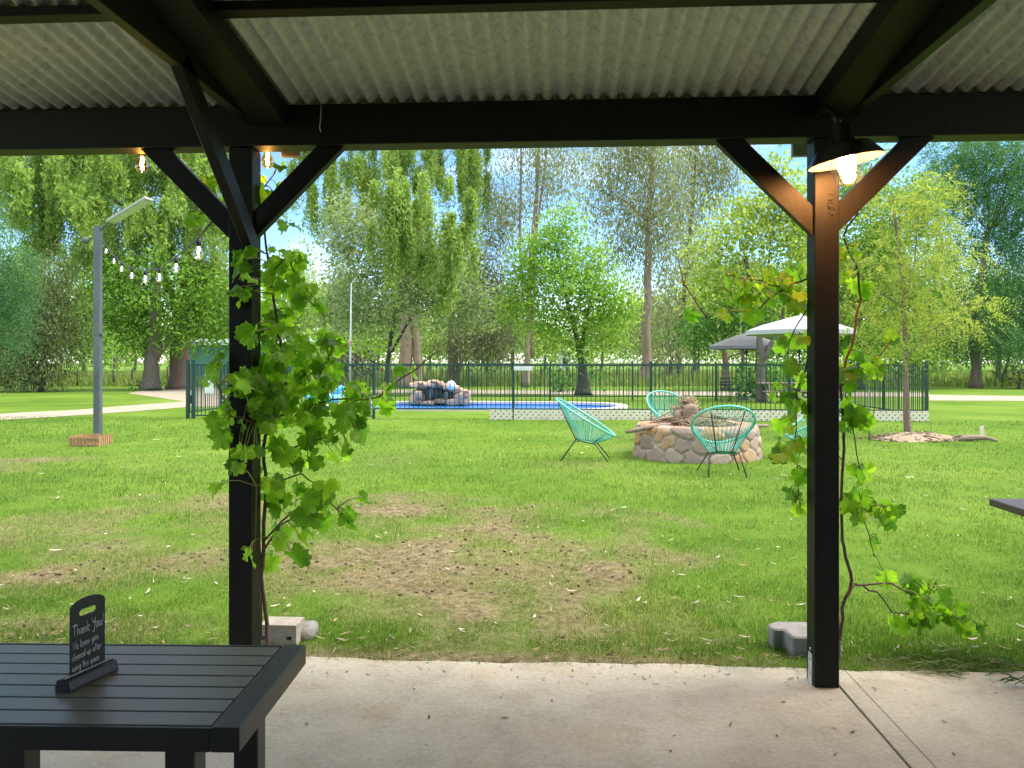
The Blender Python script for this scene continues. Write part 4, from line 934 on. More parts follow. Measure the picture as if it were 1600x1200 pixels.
shrub('low fern clump round the foot of the stout trunk at left',236,42.2,[(222,604,16,4),(250,604,18,4)],LM['shrub'],3.4)
# far trees closing the paddock
FT=[(30,540,60,45,95),(130,520,60,55,88),(210,540,50,35,100),(330,505,60,60,92),(420,520,60,50,105),(500,500,50,50,96),(590,530,60,45,102),(670,545,50,30,90),(760,535,60,40,98),(850,545,50,30,104),(940,530,50,45,94),(1010,520,60,55,100),(1090,540,60,40,92),(1180,530,60,50,97),(1290,520,70,55,93),(1390,530,60,45,100),(1470,545,50,30,95),(1560,540,60,35,102),(1650,520,60,50,96),(-60,520,60,60,96)]
place=['at the far left behind the dark bush','left of the steel pole','behind the stout trunk','behind the green shed, left end','behind the green shed, right end','behind the vine, left of the white pole','behind the white pole','between the double trunk and the needle tree','behind the needle tree','behind the thin stemmed gum','right of the stump tree','behind the straight pink trunk','behind the hanging grey gum','behind the grey umbrella','behind the right post','behind the feathery tree, left side','behind the feathery tree, right side','behind the leaning stems','beyond the right edge','beyond the left edge']
for (u,v,a,b,t),pl in zip(FT,place):
    gv=HV+F*(HC-GZ)/t
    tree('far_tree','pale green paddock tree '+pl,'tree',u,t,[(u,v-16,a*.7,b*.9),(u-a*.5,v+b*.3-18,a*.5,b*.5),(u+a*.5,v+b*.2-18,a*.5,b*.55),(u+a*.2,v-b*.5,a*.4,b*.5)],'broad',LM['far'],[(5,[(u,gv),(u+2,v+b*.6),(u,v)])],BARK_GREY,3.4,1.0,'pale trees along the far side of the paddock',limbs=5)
# the wood that closes the view: one mass far behind the paddock
WB=[]
for k in range(64):
    u=-420+k*38+rng.uniform(-14,14); t=rng.uniform(118,150); hh=rng.uniform(14,40)*(1.35 if (u<480 or u>1150) else 1)
    c=at(u,566-hh*.8,t); WB.append((c,26/F*t,hh/F*t,t))
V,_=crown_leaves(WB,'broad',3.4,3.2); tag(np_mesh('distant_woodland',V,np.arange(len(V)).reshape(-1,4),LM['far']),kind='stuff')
TT=[(350,470,50,60,74,'above the green shed roof behind the left post'),(455,455,50,70,78,'rising behind the vine on the left post'),(535,470,45,60,72,'just left of the white pole'),(640,470,50,60,80,'behind the thick double trunk'),(720,450,45,70,76,'between the double trunk and the dark needle tree'),(800,500,40,45,82,'behind the three thin gum stems'),
 (1085,470,40,60,84,'below the hanging grey gum crown'),(1160,450,50,60,72,'behind the pale blossom crown'),(1290,430,60,80,70,'behind the right post and its vine'),(1370,420,55,80,75,'behind the left side of the feathery young tree'),(1460,440,55,70,78,'between the feathery young tree and the huge dark tree'),(1560,470,60,60,80,'behind the leaning dark stems at the right edge'),(180,450,50,60,76,'beside and behind the top of the steel pole'),(40,440,60,60,80,'behind the dark bushy tree at the far left')]
for (u,v,a,b,t,pl) in TT:
    gv=HV+F*(HC-GZ)/t
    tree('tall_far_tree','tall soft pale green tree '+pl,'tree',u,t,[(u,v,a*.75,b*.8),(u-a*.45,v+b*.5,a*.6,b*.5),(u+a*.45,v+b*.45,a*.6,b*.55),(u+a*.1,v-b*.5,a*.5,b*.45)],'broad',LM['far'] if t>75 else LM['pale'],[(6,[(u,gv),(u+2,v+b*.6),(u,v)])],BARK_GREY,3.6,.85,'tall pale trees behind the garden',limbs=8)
# red feeders on the silvery tree's low branch
p=at(597,577,37.5); o=thing('hanging_ball','pair of shiny red balls hanging from the silvery tree behind the fence','ornament',p)
RED=pmat('red gloss',(.5,.03,.025),rough=.25)
for dx,r in ((0,.085),(.32,.06)):
    m=MB(); m.lathe([(.001,-r)]+[(r*math.cos(a),1.15*r*math.sin(a)) for a in np.linspace(-1.4,1.4,9)]+[(.02,r*1.2),(.001,r*1.3)],14,Matrix.Translation((dx,0,-.02))); m.build('ball',RED,o)
    m=MB(); m.tube([(dx,0,.08),(dx*.8,.02,.45),(dx*.5+.1,.1,.8)],.012,5); m.build('cord',BLACKSTEEL,o)

# ================================================================== GRAPE VINES
def leaf_shape(seed):
    r=random.Random(seed); n=56; ring=[]
    lobes=[(PI/2,1.0,.34),(PI/2+.95,.92,.33),(PI/2-.95,.92,.33),(PI/2+1.95,.84,.36),(PI/2-1.95,.84,.36)]
    for i in range(n):
        a=-PI/2+2*PI*(i+.5)/n
        R=.70
        for la,lr,lw in lobes:
            d=(a-la+PI)%(2*PI)-PI; R=max(R,.70+(lr-.70)*math.exp(-(d/lw)**2*1.15))
        dn=abs((a+PI/2+PI)%(2*PI)-PI); R*=.35+.65*min(1,dn/.5)
        R*=1+(-.07,.02,.075,.01)[i%4]+r.uniform(-.025,.025)
        ring.append((R*math.cos(a),R*math.sin(a)))
    vs=[(0,0,0)]; 
    k1,k2,k3,k4=[r.uniform(-1,1) for _ in range(4)]
    for q in (.35,.7,1):
        for i,(x,y) in enumerate(ring):
            a=math.atan2(y,x); z=q*q*(.16*math.sin(2.5*a+k1*3)*1.2+.05*math.sin(9*a+k2*5)*q-.16*(x*x)*(1+k2)-.14*(y*y)*(1+k3))+.05*k4*q*math.sin(5*a)+abs(x)*q*(.28*k1)+(.22*k2*max(0,y-.35)*q)
            vs.append((x*q,y*q,z))
    tri=[(0,1+i,1+(i+1)%n) for i in range(n)]
    for o_ in (0,n): tri+=[(1+o_+i,1+o_+n+i,1+o_+n+(i+1)%n) for i in range(n)]+[(1+o_+i,1+o_+n+(i+1)%n,1+o_+(i+1)%n) for i in range(n)]
    return np.array(vs)*.5/.5*.5,np.array(tri)
LV=[leaf_shape(i) for i in range(14)]
def vine_leaf_mat():
    m=leaf_mat('grape leaf',[(.07,.18,.015),(.21,.40,.025),(.42,.62,.05)],.6,rough=.45,scale=9,spec=.4,tcol=1.55,nz_w=.45); return m
VLM=vine_leaf_mat()
def vine(name,label,cat,origin,stems,leaves,seed,mat=None,size=.118):
    r=random.Random(seed); o=thing(name,label,cat,origin); og=Vector(origin)
    m=MB()
    for pts,rad in stems:
        P=[at(*p)-og for p in pts]; S=[]
        for i in range(len(P)-1):
            for q in range(3): S.append(P[i].lerp(P[i+1],q/3)+Vector((r.gauss(0,1),r.gauss(0,1),r.gauss(0,1)))*.004)
        S.append(P[-1]); n=len(S); m.tube(S,[rad*(1-.5*i/n) for i in range(n)],6)
    sp=[at(*p)-og for pts,_ in stems for p in pts]
    dense=[]
    for pts,_ in stems:
        P=[at(*p)-og for p in pts]
        for i in range(len(P)-1):
            for q in range(6): dense.append(P[i].lerp(P[i+1],q/6))
    Vs=[];Fs=[];b=0; g=MB()
    for (u,v,su,sv,n,t) in leaves:
        for j in range(int(n*1.65+.5)):
            uu=u+r.uniform(-1,1)*su; vv=v+r.uniform(-1,1)*sv; p=at(uu,vv,t+r.gauss(0,.07))-og
            s=size*r.choice((.42,.6,.75,.85,.95,1.05,1.2))
            out=p-min(dense,key=lambda d:(d-p).length)
            down=Vector((out.x*1.2+r.gauss(0,.06),out.y*.8+r.gauss(0,.06),-.16+r.gauss(0,.05))).normalized()
            nrm=Vector((r.gauss(0,.7)+out.x,-.7+r.gauss(0,.65),.5+r.gauss(0,.45)))
            nrm=(nrm-down*nrm.dot(down)).normalized(); x=down.cross(nrm).normalized()
            M=np.array([[x.x,down.x,nrm.x],[x.y,down.y,nrm.y],[x.z,down.z,nrm.z]])
            lv,lf=LV[r.randrange(14)]
            Vs.append((lv*s*2.0*.5+np.array([0,s*.18,0]))@M.T+np.array(p)); Fs.append(lf+b); b+=len(lv)
            near=min(dense,key=lambda d:(d-p).length)
            if (near-p).length<.5: g.tube([near,near.lerp(p,.5)+Vector((0,0,.015)),p],.0022,4)
    m.build('stem',VINESTEM,o); g.build('leaf_stalks',VINEGREEN,o)
    np_mesh('foliage',np.concatenate(Vs),np.concatenate(Fs),mat or VLM,o,True)
    return o
a,b_=3.93,3.85
stL=[([(417,1010,a),(414,960,a),(410,900,a),(413,840,a),(415,760,a),(412,700,a),(428,640,a),(438,600,a),(444,560,a),(436,520,a),(428,470,a),(420,410,a),(412,340,a)],.011),
 ([(410,920,a),(407,870,a),(430,830,a),(470,800,a)],.007),([(413,845,a),(440,815,a),(500,770,a),(530,800,a)],.006),
 ([(428,650,a),(470,640,a),(520,625,a),(590,620,a),(648,578,a),(690,545,a)],.006),([(444,600,a),(480,590,a),(520,560,a)],.005),
 ([(415,700,a),(460,700,a),(520,680,a),(555,660,a)],.005),([(400,660,3.7),(360,650,3.68),(330,580,3.7)],.005),([(420,430,a),(450,400,a),(475,470,a)],.005),
 ([(412,340,a),(405,300,a),(430,270,a)],.005),([(405,300,a),(360,320,a),(310,335,a)],.005),([(402,760,3.7),(398,860,3.7)],.004),([(415,760,a),(470,740,a),(505,760,a)],.005),([(408,1000,a),(404,700,a)],.004)]
lL=[(385,430,12,20,3,3.68),(375,470,10,20,2,3.68),(400,520,12,18,4,3.72),(380,590,14,14,4,3.7),(365,620,14,14,3,3.68),(350,680,10,8,2,3.7),(440,300,14,12,2,a),(450,345,10,10,2,a),(475,400,14,14,3,a),(490,460,12,14,3,a),(437,262,10,8,2,a),(408,285,5,15,2,a),(303,335,10,6,2,a),(325,280,14,10,3,a),(346,300,8,10,1,a),(378,400,14,18,4,3.7),(435,398,20,16,5,a),(462,420,14,18,4,a),(425,440,18,20,6,a),(465,460,15,15,5,a),(420,490,16,20,5,a),(450,500,22,18,5,a),
 (470,540,30,18,8,a),(432,545,22,18,7,a),(515,528,18,14,4,a),(440,580,36,16,8,a),(500,575,34,16,8,a),(430,610,34,16,8,b_),(500,605,40,14,9,a),(555,610,22,14,5,a),(597,615,20,16,4,a),(470,640,44,16,10,a),(400,640,24,24,6,3.72),(352,640,18,14,3,3.7),(330,575,10,10,2,3.75),(345,545,10,12,2,3.75),
 (540,640,30,14,5,a),(505,670,34,16,7,a),(560,665,18,12,3,a),(575,640,14,12,2,a),(530,700,16,14,3,a),(440,690,30,20,7,a),(385,685,16,20,4,3.72),(470,720,28,20,6,a),(370,715,10,14,2,3.72),(425,740,18,16,4,a),(430,780,20,16,5,a),(478,770,22,16,6,a),(510,765,16,14,4,a),(537,800,10,14,3,a),(480,810,20,16,5,a),(440,830,16,14,4,a),(455,870,14,10,2,a),(420,870,8,8,1,a),(390,860,5,10,2,3.66),(346,755,5,5,1,3.8),(470,850,10,8,1,a),(640,577,12,5,2,a),(560,780,8,8,1,a)]
p=at(417,1018,a); vine('grape_vine','leafy grape vine climbing the left verandah post','vine',(p.x,p.y,GZ),stL,lL,3)
c_=3.78; d_=3.72; e_=4.05
stR=[([(1312,1000,c_),(1316,950,c_),(1330,905,c_),(1322,870,c_),(1314,830,c_),(1318,700,c_),(1312,600,c_),(1330,540,c_),(1345,470,c_),(1338,410,c_),(1318,372,c_)],.009),
 ([(1316,940,c_),(1335,915,3.85),(1380,912,3.9),(1420,925,e_),(1450,960,e_),(1500,975,e_)],.006),([(1335,912,3.85),(1370,925,3.9),(1395,955,e_),(1420,960,e_)],.005),([(1420,928,e_),(1445,935,e_),(1460,915,e_)],.004),
 ([(1314,800,c_),(1345,785,c_),(1375,790,c_),(1395,800,c_)],.005),([(1345,800,c_),(1358,840,c_),(1366,870,c_)],.003),([(1318,372,c_),(1345,320,c_),(1362,255,3.7)],.0045),
 ([(1262,435,c_),(1230,445,c_),(1200,470,c_),(1170,495,c_)],.006),([(1230,450,c_),(1190,440,c_),(1140,430,c_)],.004),([(1105,500,3.9),(1070,440,3.9),(1060,405,3.9)],.004),([(1312,608,c_),(1360,570,c_),(1410,515,c_)],.005),
 ([(1262,560,c_),(1245,610,c_),(1240,700,c_),(1250,790,c_)],.005),([(1262,480,c_),(1240,520,c_),(1225,560,c_)],.004),([(1310,640,c_),(1330,660,c_),(1345,740,c_)],.004)]
lR=[(1333,378,8,6,2,c_),(1312,400,6,8,1,c_),(1325,432,12,10,2,c_),(1345,445,6,6,1,c_),(1137,430,8,5,1,c_),(1152,455,14,8,3,c_),(1205,425,14,10,4,c_),(1228,440,14,12,3,c_),(1170,480,10,8,2,c_),(1200,455,12,10,3,c_),(1180,470,10,8,2,c_),(1240,465,10,14,3,c_),(1248,420,8,10,2,c_),(1082,487,3,2,1,3.9),(1132,487,6,3,1,c_),
 (1228,530,8,8,2,c_),(1246,528,8,6,2,c_),(1240,565,10,10,3,c_),(1218,600,6,4,1,c_),(1238,625,12,14,4,c_),(1250,590,8,14,2,c_),(1228,655,12,12,2,c_),(1225,695,12,14,3,c_),(1245,690,10,14,4,c_),(1250,740,8,10,3,c_),(1235,768,6,4,1,c_),(1250,790,6,6,1,c_),(1256,650,5,20,2,c_),
 (1342,545,10,6,2,c_),(1370,565,10,12,3,c_),(1352,575,8,10,2,c_),(1395,522,10,5,2,c_),(1322,585,8,18,3,c_),(1325,625,10,10,3,c_),(1340,645,14,12,4,c_),(1322,665,8,8,2,c_),(1342,740,10,10,2,c_),(1325,780,8,8,2,c_),(1340,800,8,8,2,c_),(1355,785,10,8,3,c_),(1370,800,12,8,3,c_),(1390,800,8,8,2,c_),(1368,840,6,5,1,c_),(1345,770,8,6,1,c_),(1400,795,6,6,1,c_),
 (1385,895,8,4,1,3.9),(1425,910,14,8,3,e_),(1460,915,14,8,3,e_),(1440,935,16,8,4,e_),(1400,965,10,6,2,e_),(1425,965,14,8,3,e_),(1460,955,16,8,4,e_),(1490,960,12,6,2,e_),(1512,972,10,6,3,e_),(1535,975,10,3,1,e_),(1470,940,12,6,2,e_),(1500,945,8,6,2,e_)]
p=at(1312,1010,c_); vine('grape_vine','sparser grape vine climbing the right post and trailing over the grass','vine',(p.x,p.y,GZ),stR,lR,4)
# ================================================================== LAWN
DRYB=[(330,860,420,90),(700,900,420,110)]
DRY=[(740,870,300,75),(620,930,200,60),(300,880,130,40),(60,905,150,45),(900,900,160,60),(15,725,90,16),(640,800,80,18),(820,850,120,40),(120,900,160,40)]
DRYW=[]
for u,v,ru,rv in DRY:
    c=gp(u,v); e=gp(u+ru,v); f=gp(u,max(v-rv,HV+20)); g_=gp(u,v+rv); DRYW.append((c.x,(f.y+g_.y)/2,abs(e.x-c.x),abs(f.y-g_.y)/2))
def dryness(x,y):
    d=np.zeros_like(x)
    for cx,cy,rx,ry in DRYW:
        q=np.sqrt(((x-cx)/rx)**2+((y-cy)/ry)**2); d=np.maximum(d,np.clip(1.25-.95*q,0,1))
    for (u,v,ru,rv) in DRYB:
        c=gp(u,v); e=gp(u+ru,v); f=gp(u,v-rv); g_=gp(u,v+rv); q=np.sqrt(((x-c.x)/(e.x-c.x))**2+((y-(f.y+g_.y)/2)/((f.y-g_.y)/2))**2); d=np.maximum(d,np.clip(1.3-q,0,.52))
    n=vnoise(x,y,1.6,4); n2=vnoise(x+50,y,.35,3)
    k=np.clip(np.where(d>0,(d+(n-.5)*2.1-.12)*1.02,0)+np.clip((n2-.62)*1.6,0,.45)*np.clip((n-.3)*2,0,1),0,1)
    edge_=np.clip(1.3-(y-3.9)/.24,0,1)*np.clip(vnoise(x+3,y*.2,1.3,2)*3-.7,0.15,1); 
    return np.clip(np.maximum(k,edge_*(.9+.6*n)),0,1)
def lawn_material():
    m,nt,out=new_mat('lawn ground'); b=nd(nt,'BsdfPrincipled'); nt.links.new(b.outputs[0],out.inputs[0]); b.inputs['Roughness'].default_value=.95; b.inputs['Specular IOR Level'].default_value=.1
    at_=nd(nt,'Attribute'); at_.attribute_name='dry'
    g1=ramp(nt,noise(nt,.28,6,rough=.65),[(.3,(.075,.155,.015)),(.5,(.125,.215,.022)),(.7,(.19,.27,.04))])
    g2=noise(nt,60,5,rough=.8,stretch=(1,.6,1)); ov=nd(nt,'MixRGB',blend_type='OVERLAY'); ov.inputs[0].default_value=.7; nt.links.new(g1,ov.inputs[1]); nt.links.new(g2,ov.inputs[2])
    s1=ramp(nt,noise(nt,16,8,rough=.75),[(.30,(.055,.038,.022)),(.45,(.165,.125,.07)),(.6,(.30,.24,.135)),(.75,(.42,.35,.2))])
    mx=nd(nt,'MixRGB'); nt.links.new(at_.outputs['Fac'],mx.inputs[0]); nt.links.new(ov.outputs[0],mx.inputs[1]); nt.links.new(s1,mx.inputs[2]); nt.links.new(mx.outputs[0],b.inputs['Base Color'])
    bp=nd(nt,'Bump'); bp.inputs['Strength'].default_value=.7; bp.inputs['Distance'].default_value=.03; nt.links.new(noise(nt,30,8,rough=.8),bp.inputs['Height']); nt.links.new(bp.outputs[0],b.inputs['Normal']); return m
LAWN=lawn_material()
# far sheet with the pool cut out of it
bm=bmesh.new()
def lp_(p): 
    vs=[bm.verts.new((x,y,GZ-.012)) for x,y in p]; return [bm.edges.new((vs[i],vs[(i+1)%len(vs)])) for i in range(len(vs))]
es=lp_([(-500,-60),(500,-60),(500,900),(-500,900)])+lp_(pool_outline(.2)); bmesh.ops.triangle_fill(bm,use_beauty=True,edges=es)
for f in bm.faces:
    if f.normal.z<0: f.normal_flip()
me=bpy.data.meshes.new('ground'); bm.to_mesh(me); bm.free(); me.materials.append(LAWN); o=bpy.data.objects.new('ground',me); C.objects.link(o); tag(o,kind='structure')
# near sheet, finer, carries the worn patches
nx,ny=260,150; gx=np.linspace(-10,11,nx); gy=3.86+ (22.5-3.86)*np.linspace(0,1,ny)**1.7
X,Y=np.meshgrid(gx,gy); D_=dryness(X.ravel(),Y.ravel())
Z=GZ+.028*(vnoise(X.ravel(),Y.ravel(),.5,3)-.5)+.02*(vnoise(X.ravel()+9,Y.ravel(),3,2)-.5)
Q=np.array([(j*nx+i,j*nx+i+1,(j+1)*nx+i+1,(j+1)*nx+i) for j in range(ny-1) for i in range(nx-1)])
fade=np.minimum(np.clip((22.5-Y.ravel())/1.5,0,1),1); Z=GZ-.006+(Z-GZ+.006)*fade
tag(np_mesh('lawn',np.stack([X.ravel(),Y.ravel(),Z],1),Q,LAWN,None,True,{'dry':D_}),kind='structure')
def path(name,poly,z):
    m=MB(); pts=[gp(*p) for p in poly]; m.add([(p.x,p.y,z) for p in pts],[tuple(range(len(pts)))]); o=m.build(name,PATHM); return tag(o,kind='structure')
path('path',[(-120,660),(0,656),(100,650),(200,643),(290,636),(420,632),(420,622),(290,627),(230,631),(120,640),(0,646),(-120,650)],GZ-.004)
path('path',[(200,614),(290,627),(420,622),(420,608),(300,606),(225,609)],GZ-.008)
path('path',[(1452,625.5),(1600,626),(1760,627),(1760,619),(1600,618.5),(1452,616.5)],GZ-.004)
path('path',[(420,617),(640,614.5),(1000,617),(1452,620),(1452,613.5),(1000,611),(640,609),(420,612)],GZ-.0005)
# grass blades
def blades(name,n,y0,y1,hgt,wid,mat,keep,xs=None,power=2.0,lean=.5,z=GZ):
    q=rng.random(n); y=1/(1/y0+(1/y1-1/y0)*q)                     # more of them near the viewer
    x=(rng.random(n)*2-1)*(y*.72+.6)
    x=x-y*.055
    d=dryness(x,y); k=rng.random(n)<keep(d); x,y,d=x[k],y[k],d[k]; n=len(x)
    sc=np.clip(y/7,.85,3)
    h=hgt*(.5+.9*rng.random(n))*(.35+1.3*vnoise(x,y,4.5,3))*np.clip(sc,.9,1.25); w=wid*sc*(.7+.6*rng.random(n))
    a=rng.random(n)*2*PI; dx,dy=np.cos(a),np.sin(a); l=lean*rng.random(n)*h; b=rng.random(n)*2*PI
    base=np.stack([x,y,np.full(n,z-.008)],1); wv=np.stack([dx,dy,np.zeros(n)],1)*w[:,None]/2
    midp=base+np.stack([np.cos(b)*l*.35,np.sin(b)*l*.35,h*.6],1); tip=base+np.stack([np.cos(b)*l*1.3,np.sin(b)*l*1.3,h],1)
    V=np.stack([base-wv,base+wv,midp+wv*.75,midp-wv*.75,tip],1).reshape(-1,3)
    i=np.arange(n)*5; T=np.concatenate([np.stack([i,i+1,i+2],1),np.stack([i,i+2,i+3],1),np.stack([i+3,i+2,i+4],1)])
    return tag(np_mesh(name,V,T,mat),kind='stuff')
GR=leaf_mat('grass blade',[(.06,.14,.02),(.135,.235,.038),(.235,.335,.078)],.38,rough=.5,scale=2.6,nz_w=.55,tcol=1.3)
DG=leaf_mat('dry grass blade',[(.2,.16,.07),(.36,.3,.13),(.5,.43,.22)],.25,rough=.7,scale=2)
LG=leaf_mat('yellowish grass blade',[(.16,.21,.035),(.25,.30,.06),(.37,.39,.12)],.3,rough=.6,scale=2)
blades('grass',230000,3.93,9.5,.032,.0038,GR,lambda d:np.clip(1.02-1.15*d,.03,1))
blades('grass',89000,9.5,21,.032,.004,GR,lambda d:np.clip(1-1.1*d,.05,1))
blades('yellow_grass',52000,3.95,18,.035,.004,LG,lambda d:np.clip(.4+1.2*d*(1-d)*2,0,1))
blades('dry_grass',100000,3.93,12,.028,.004,DG,lambda d:np.clip(d*1.1,.02,.8),lean=2.2)
blades('grass',16000,3.9,4.6,.05,.0042,GR,lambda d:np.clip(1-1.25*d,.02,1)*.8)
# long paddock grass beyond the fence
n=42000; t_=rng.uniform(48,84,n); uu=rng.uniform(-150,1750,n); x=(uu-800)/F*t_; Xw=x*CT-t_*ST; Yw=x*ST+t_*CT
h=rng.uniform(.35,.85,n); a=rng.random(n)*PI; w=.05+.03*rng.random(n)
b=np.stack([Xw,Yw,np.full(n,GZ-.02)],1); wv=np.stack([np.cos(a)*w,np.sin(a)*w,np.zeros(n)],1); tp=b+np.stack([rng.normal(size=n)*.15,rng.normal(size=n)*.15,h],1)
V=np.stack([b-wv,b+wv,tp],1).reshape(-1,3)
tag(np_mesh('paddock_grass',V,np.arange(3*n).reshape(-1,3),leaf_mat('paddock grass',[(.12,.17,.035),(.21,.27,.06),(.33,.34,.14)],.35,scale=.15)),kind='stuff')
# litter: curled bark strips and gum leaves
def litter(name,n,y0,y1,L,W,mat,zz,patio=False,seed=1):
    r=random.Random(seed); m=MB()
    for i in range(n):
        y=1/(1/y0+(1/y1-1/y0)*r.random()) if not patio else r.uniform(y0,y1)
        x=r.uniform(-1,1)*(y*.7)-y*.05; a=r.uniform(0,2*PI); l=L*r.uniform(.4,1.3)*min(1.8,max(1,y/7)); w=W*r.uniform(.5,1.3)*min(2,max(1,y/7)); z=zz+(r.uniform(.0,.025) if not patio else .001)
        d=Vector((math.cos(a),math.sin(a),r.gauss(0,.12) if not patio else 0)); s=Vector((-math.sin(a),math.cos(a),r.gauss(0,.3) if not patio else .1)); c=Vector((x,y,z)); cu=r.uniform(.0,.3)*l
        pts=[]
        for k in range(5):
            q=k/4-.5; ww=w*(1-(2*q)**2*.8)/2; p=c+d*q*l+s*(cu*q*q)+Vector((0,0,.12*l*(q*q*4)*r.uniform(.3,1))); pts+= [p-s*ww,p+s*ww]
        m.add(pts,[(2*k,2*k+1,2*k+3,2*k+2) for k in range(4)])
    return tag(m.build(name,mat),kind='stuff')
litter('leaf_litter',300,4.3,19,.07,.011,pmat('pale dry leaf',[(.1,(.3,.23,.15)),(.5,(.48,.40,.29)),(.9,(.66,.6,.5))],rough=.8,island=True),GZ+.012,seed=2)
litter('leaf_litter',150,4.0,12,.05,.011,pmat('brown dry leaf',[(.1,(.16,.08,.04)),(.5,(.3,.15,.07)),(.9,(.42,.26,.13))],rough=.8,island=True),GZ+.012,seed=5)
litter('leaf_litter',330,3.94,4.35,.06,.008,pmat('bark bits',[(.1,(.14,.09,.06)),(.5,(.3,.2,.13)),(.9,(.38,.29,.2))],rough=.9,island=True),GZ+.008,seed=9)
litter('patio_litter',90,2.0,3.9,.032,.009,pmat('dark leaf crumb',[(.1,(.07,.05,.035)),(.6,(.14,.1,.07)),(.9,(.3,.24,.17))],rough=.9,island=True),.0025,True,7)
# soil clods in the worn patch
m=MB(); r=random.Random(12); k=0
while k<640:
    y=r.uniform(3.95,8.5); x=r.uniform(-4,2.5)
    if dryness(np.array([x]),np.array([y]))[0]<.5: k+=.02; continue
    s=r.uniform(.004,.015); m.rock((x,y,GZ+.004),(s,s*.8,s*.6),.3,1,r.randint(0,999)); k+=1
tag(m.build('soil_clods',pmat('soil',[(.2,(.07,.045,.03)),(.8,(.2,.14,.09))],rough=1,island=True)),kind='stuff')
# cut fronds lying over the slab edge on the right
m=MB(); r=random.Random(4)
for (u,v,n,L) in ((1452,1050,12,.16),(1475,1052,8,.14),(1560,1045,14,.18),(1590,1072,10,.12),(1425,1042,6,.12)):
    c=gp(u,v,.0)
    for i in range(n):
        a=r.uniform(-.6,.5)+ (PI if r.random()<.5 else 0); l=L*r.uniform(.5,1.2); d=Vector((math.cos(a),math.sin(a),0)); p=c+Vector((r.gauss(0,.06),r.gauss(0,.04),.004+r.uniform(0,.03)))
        m.tube([p-d*l/2,p+Vector((0,0,r.uniform(0,.03))),p+d*l/2],[.0025,.0035,.0008],4)
tag(m.build('cut_grass_blades',leaf_mat('cut blade',[(.07,.14,.02),(.15,.25,.05),(.33,.38,.14)],.3)),kind='stuff')
blades('grass',5200,3.885,3.95,.06,.004,GR,lambda d:(rng.random(len(d))<.55*np.clip(1.2-.8*d,.2,1)),lean=1.5,z=GZ+.012)
litter('patio_litter',150,3.66,3.92,.022,.006,pmat('edge crumb',[(.1,(.10,.07,.045)),(.6,(.2,.15,.1)),(.9,(.42,.36,.26))],rough=.9,island=True),.0025,True,17)
# ================================================================== SKY, SUN, CAMERA
world=bpy.data.worlds.new('World'); bpy.context.scene.world=world; world.use_nodes=True; nt=world.node_tree; nt.nodes.clear()
out=nd(nt,'OutputWorld'); bg=nd(nt,'Background'); sky=nd(nt,'TexSky'); sky.sky_type='NISHITA'; sky.sun_disc=False
SUN_EL,SUN_AZ=math.radians(54),math.radians(83)          # azimuth clockwise from +Y (in front, to the right)
sky.sun_elevation=SUN_EL; sky.sun_rotation=SUN_AZ; sky.air_density=.8; sky.dust_density=.2; sky.ozone_density=3.0
# soft broken cloud
tc=nd(nt,'TexCoord'); mp=nd(nt,'Mapping'); mp.inputs['Scale'].default_value=(1,1,2.6); nt.links.new(tc.outputs['Generated'],mp.inputs[0])
cn=nd(nt,'TexNoise'); cn.inputs['Scale'].default_value=2.6; cn.inputs['Detail'].default_value=7; cn.inputs['Roughness'].default_value=.55; nt.links.new(mp.outputs[0],cn.inputs['Vector'])
cr_=ramp(nt,cn.outputs[0],[(.56,(0,0,0)),(.78,(.7,.7,.7))])
sep=nd(nt,'SeparateXYZ'); nt.links.new(tc.outputs['Generated'],sep.inputs[0])
hz=nd(nt,'MapRange'); hz.inputs[1].default_value=.02; hz.inputs[2].default_value=.11; hz.inputs[3].default_value=.6; hz.inputs[4].default_value=0; nt.links.new(sep.outputs['Z'],hz.inputs[0])
mxx=nd(nt,'Math',operation='MAXIMUM'); nt.links.new(cr_,mxx.inputs[0]); nt.links.new(hz.outputs[0],mxx.inputs[1])
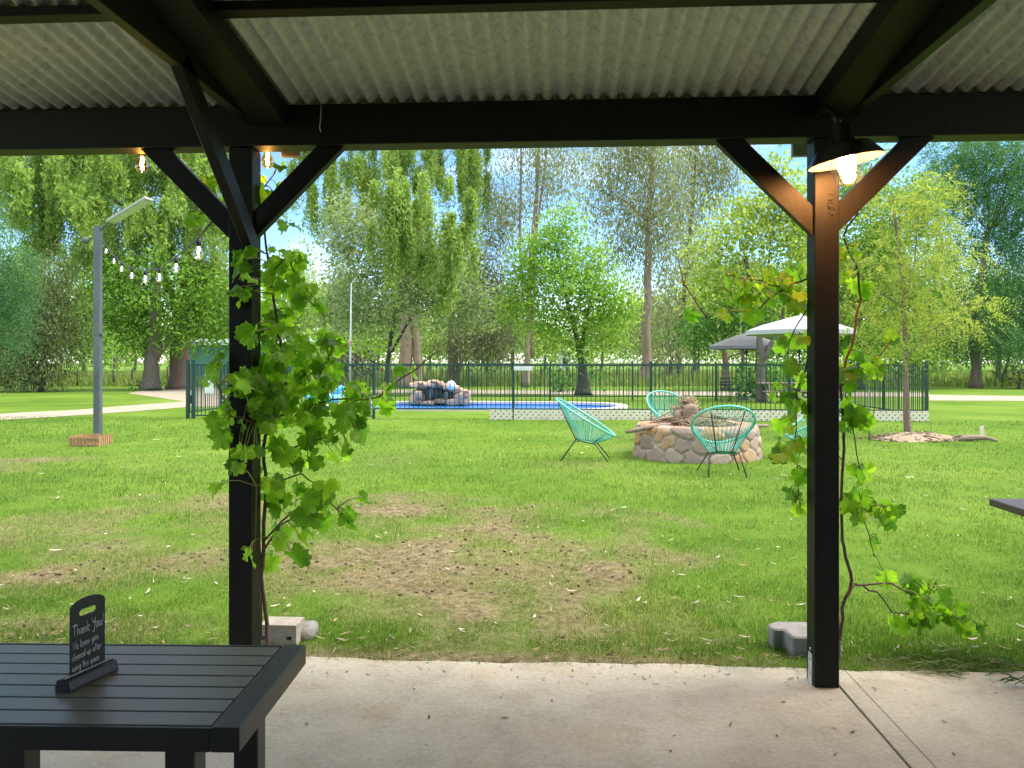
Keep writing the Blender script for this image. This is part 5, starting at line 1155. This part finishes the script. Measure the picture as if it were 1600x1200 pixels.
up=nd(nt,'MapRange'); up.inputs[1].default_value=.42; up.inputs[2].default_value=.7; up.inputs[3].default_value=0; up.inputs[4].default_value=.9; nt.links.new(sep.outputs['Z'],up.inputs[0]); mx2=nd(nt,'Math',operation='MAXIMUM'); nt.links.new(mxx.outputs[0],mx2.inputs[0]); nt.links.new(up.outputs[0],mx2.inputs[1]); mxx=mx2  # unseen cloud overhead, added to brighten and neutralise the light on the slab
cm_=nd(nt,'MixRGB'); nt.links.new(mxx.outputs[0],cm_.inputs[0]); hs=nd(nt,'HueSaturation'); hs.inputs['Saturation'].default_value=1.15; hs.inputs['Value'].default_value=.95; nt.links.new(sky.outputs[0],hs.inputs['Color']); nt.links.new(hs.outputs[0],cm_.inputs[1]); cm_.inputs[2].default_value=(CLOUD,CLOUD*.985,CLOUD*.95,1)
nt.links.new(cm_.outputs[0],bg.inputs[0]); bg.inputs[1].default_value=SKY_S; nt.links.new(bg.outputs[0],out.inputs[0])
sl=bpy.data.lights.new('sun','SUN'); sl.energy=SUN_S; sl.angle=math.radians(SUN_ANG); sl.color=(1,.95,.86)
so=bpy.data.objects.new('sun',sl); C.objects.link(so)
dv=Vector((math.sin(SUN_AZ)*math.cos(SUN_EL),math.cos(SUN_AZ)*math.cos(SUN_EL),math.sin(SUN_EL)))
so.rotation_euler=dv.to_track_quat('Z','Y').to_euler(); so.location=(0,0,30)
cam=bpy.data.cameras.new('camera'); cam.sensor_width=36; cam.lens=36*F/1600; cam.shift_y=-(600-HV)/1600; cam.clip_end=2000; cam.clip_start=.05
co=bpy.data.objects.new('camera',cam); C.objects.link(co); co.location=(0,0,HC); co.rotation_euler=(PI/2,0,TH)
s=bpy.context.scene; s.camera=co
s.view_settings.view_transform='Standard'; s.view_settings.look='None'; s.view_settings.exposure=EXPO; s.view_settings.gamma=1
s.cycles.max_bounces=8; s.cycles.transparent_max_bounces=12; s.cycles.diffuse_bounces=4; s.cycles.transmission_bounces=4; s.cycles.sample_clamp_indirect=6
s.cycles.use_denoising=True
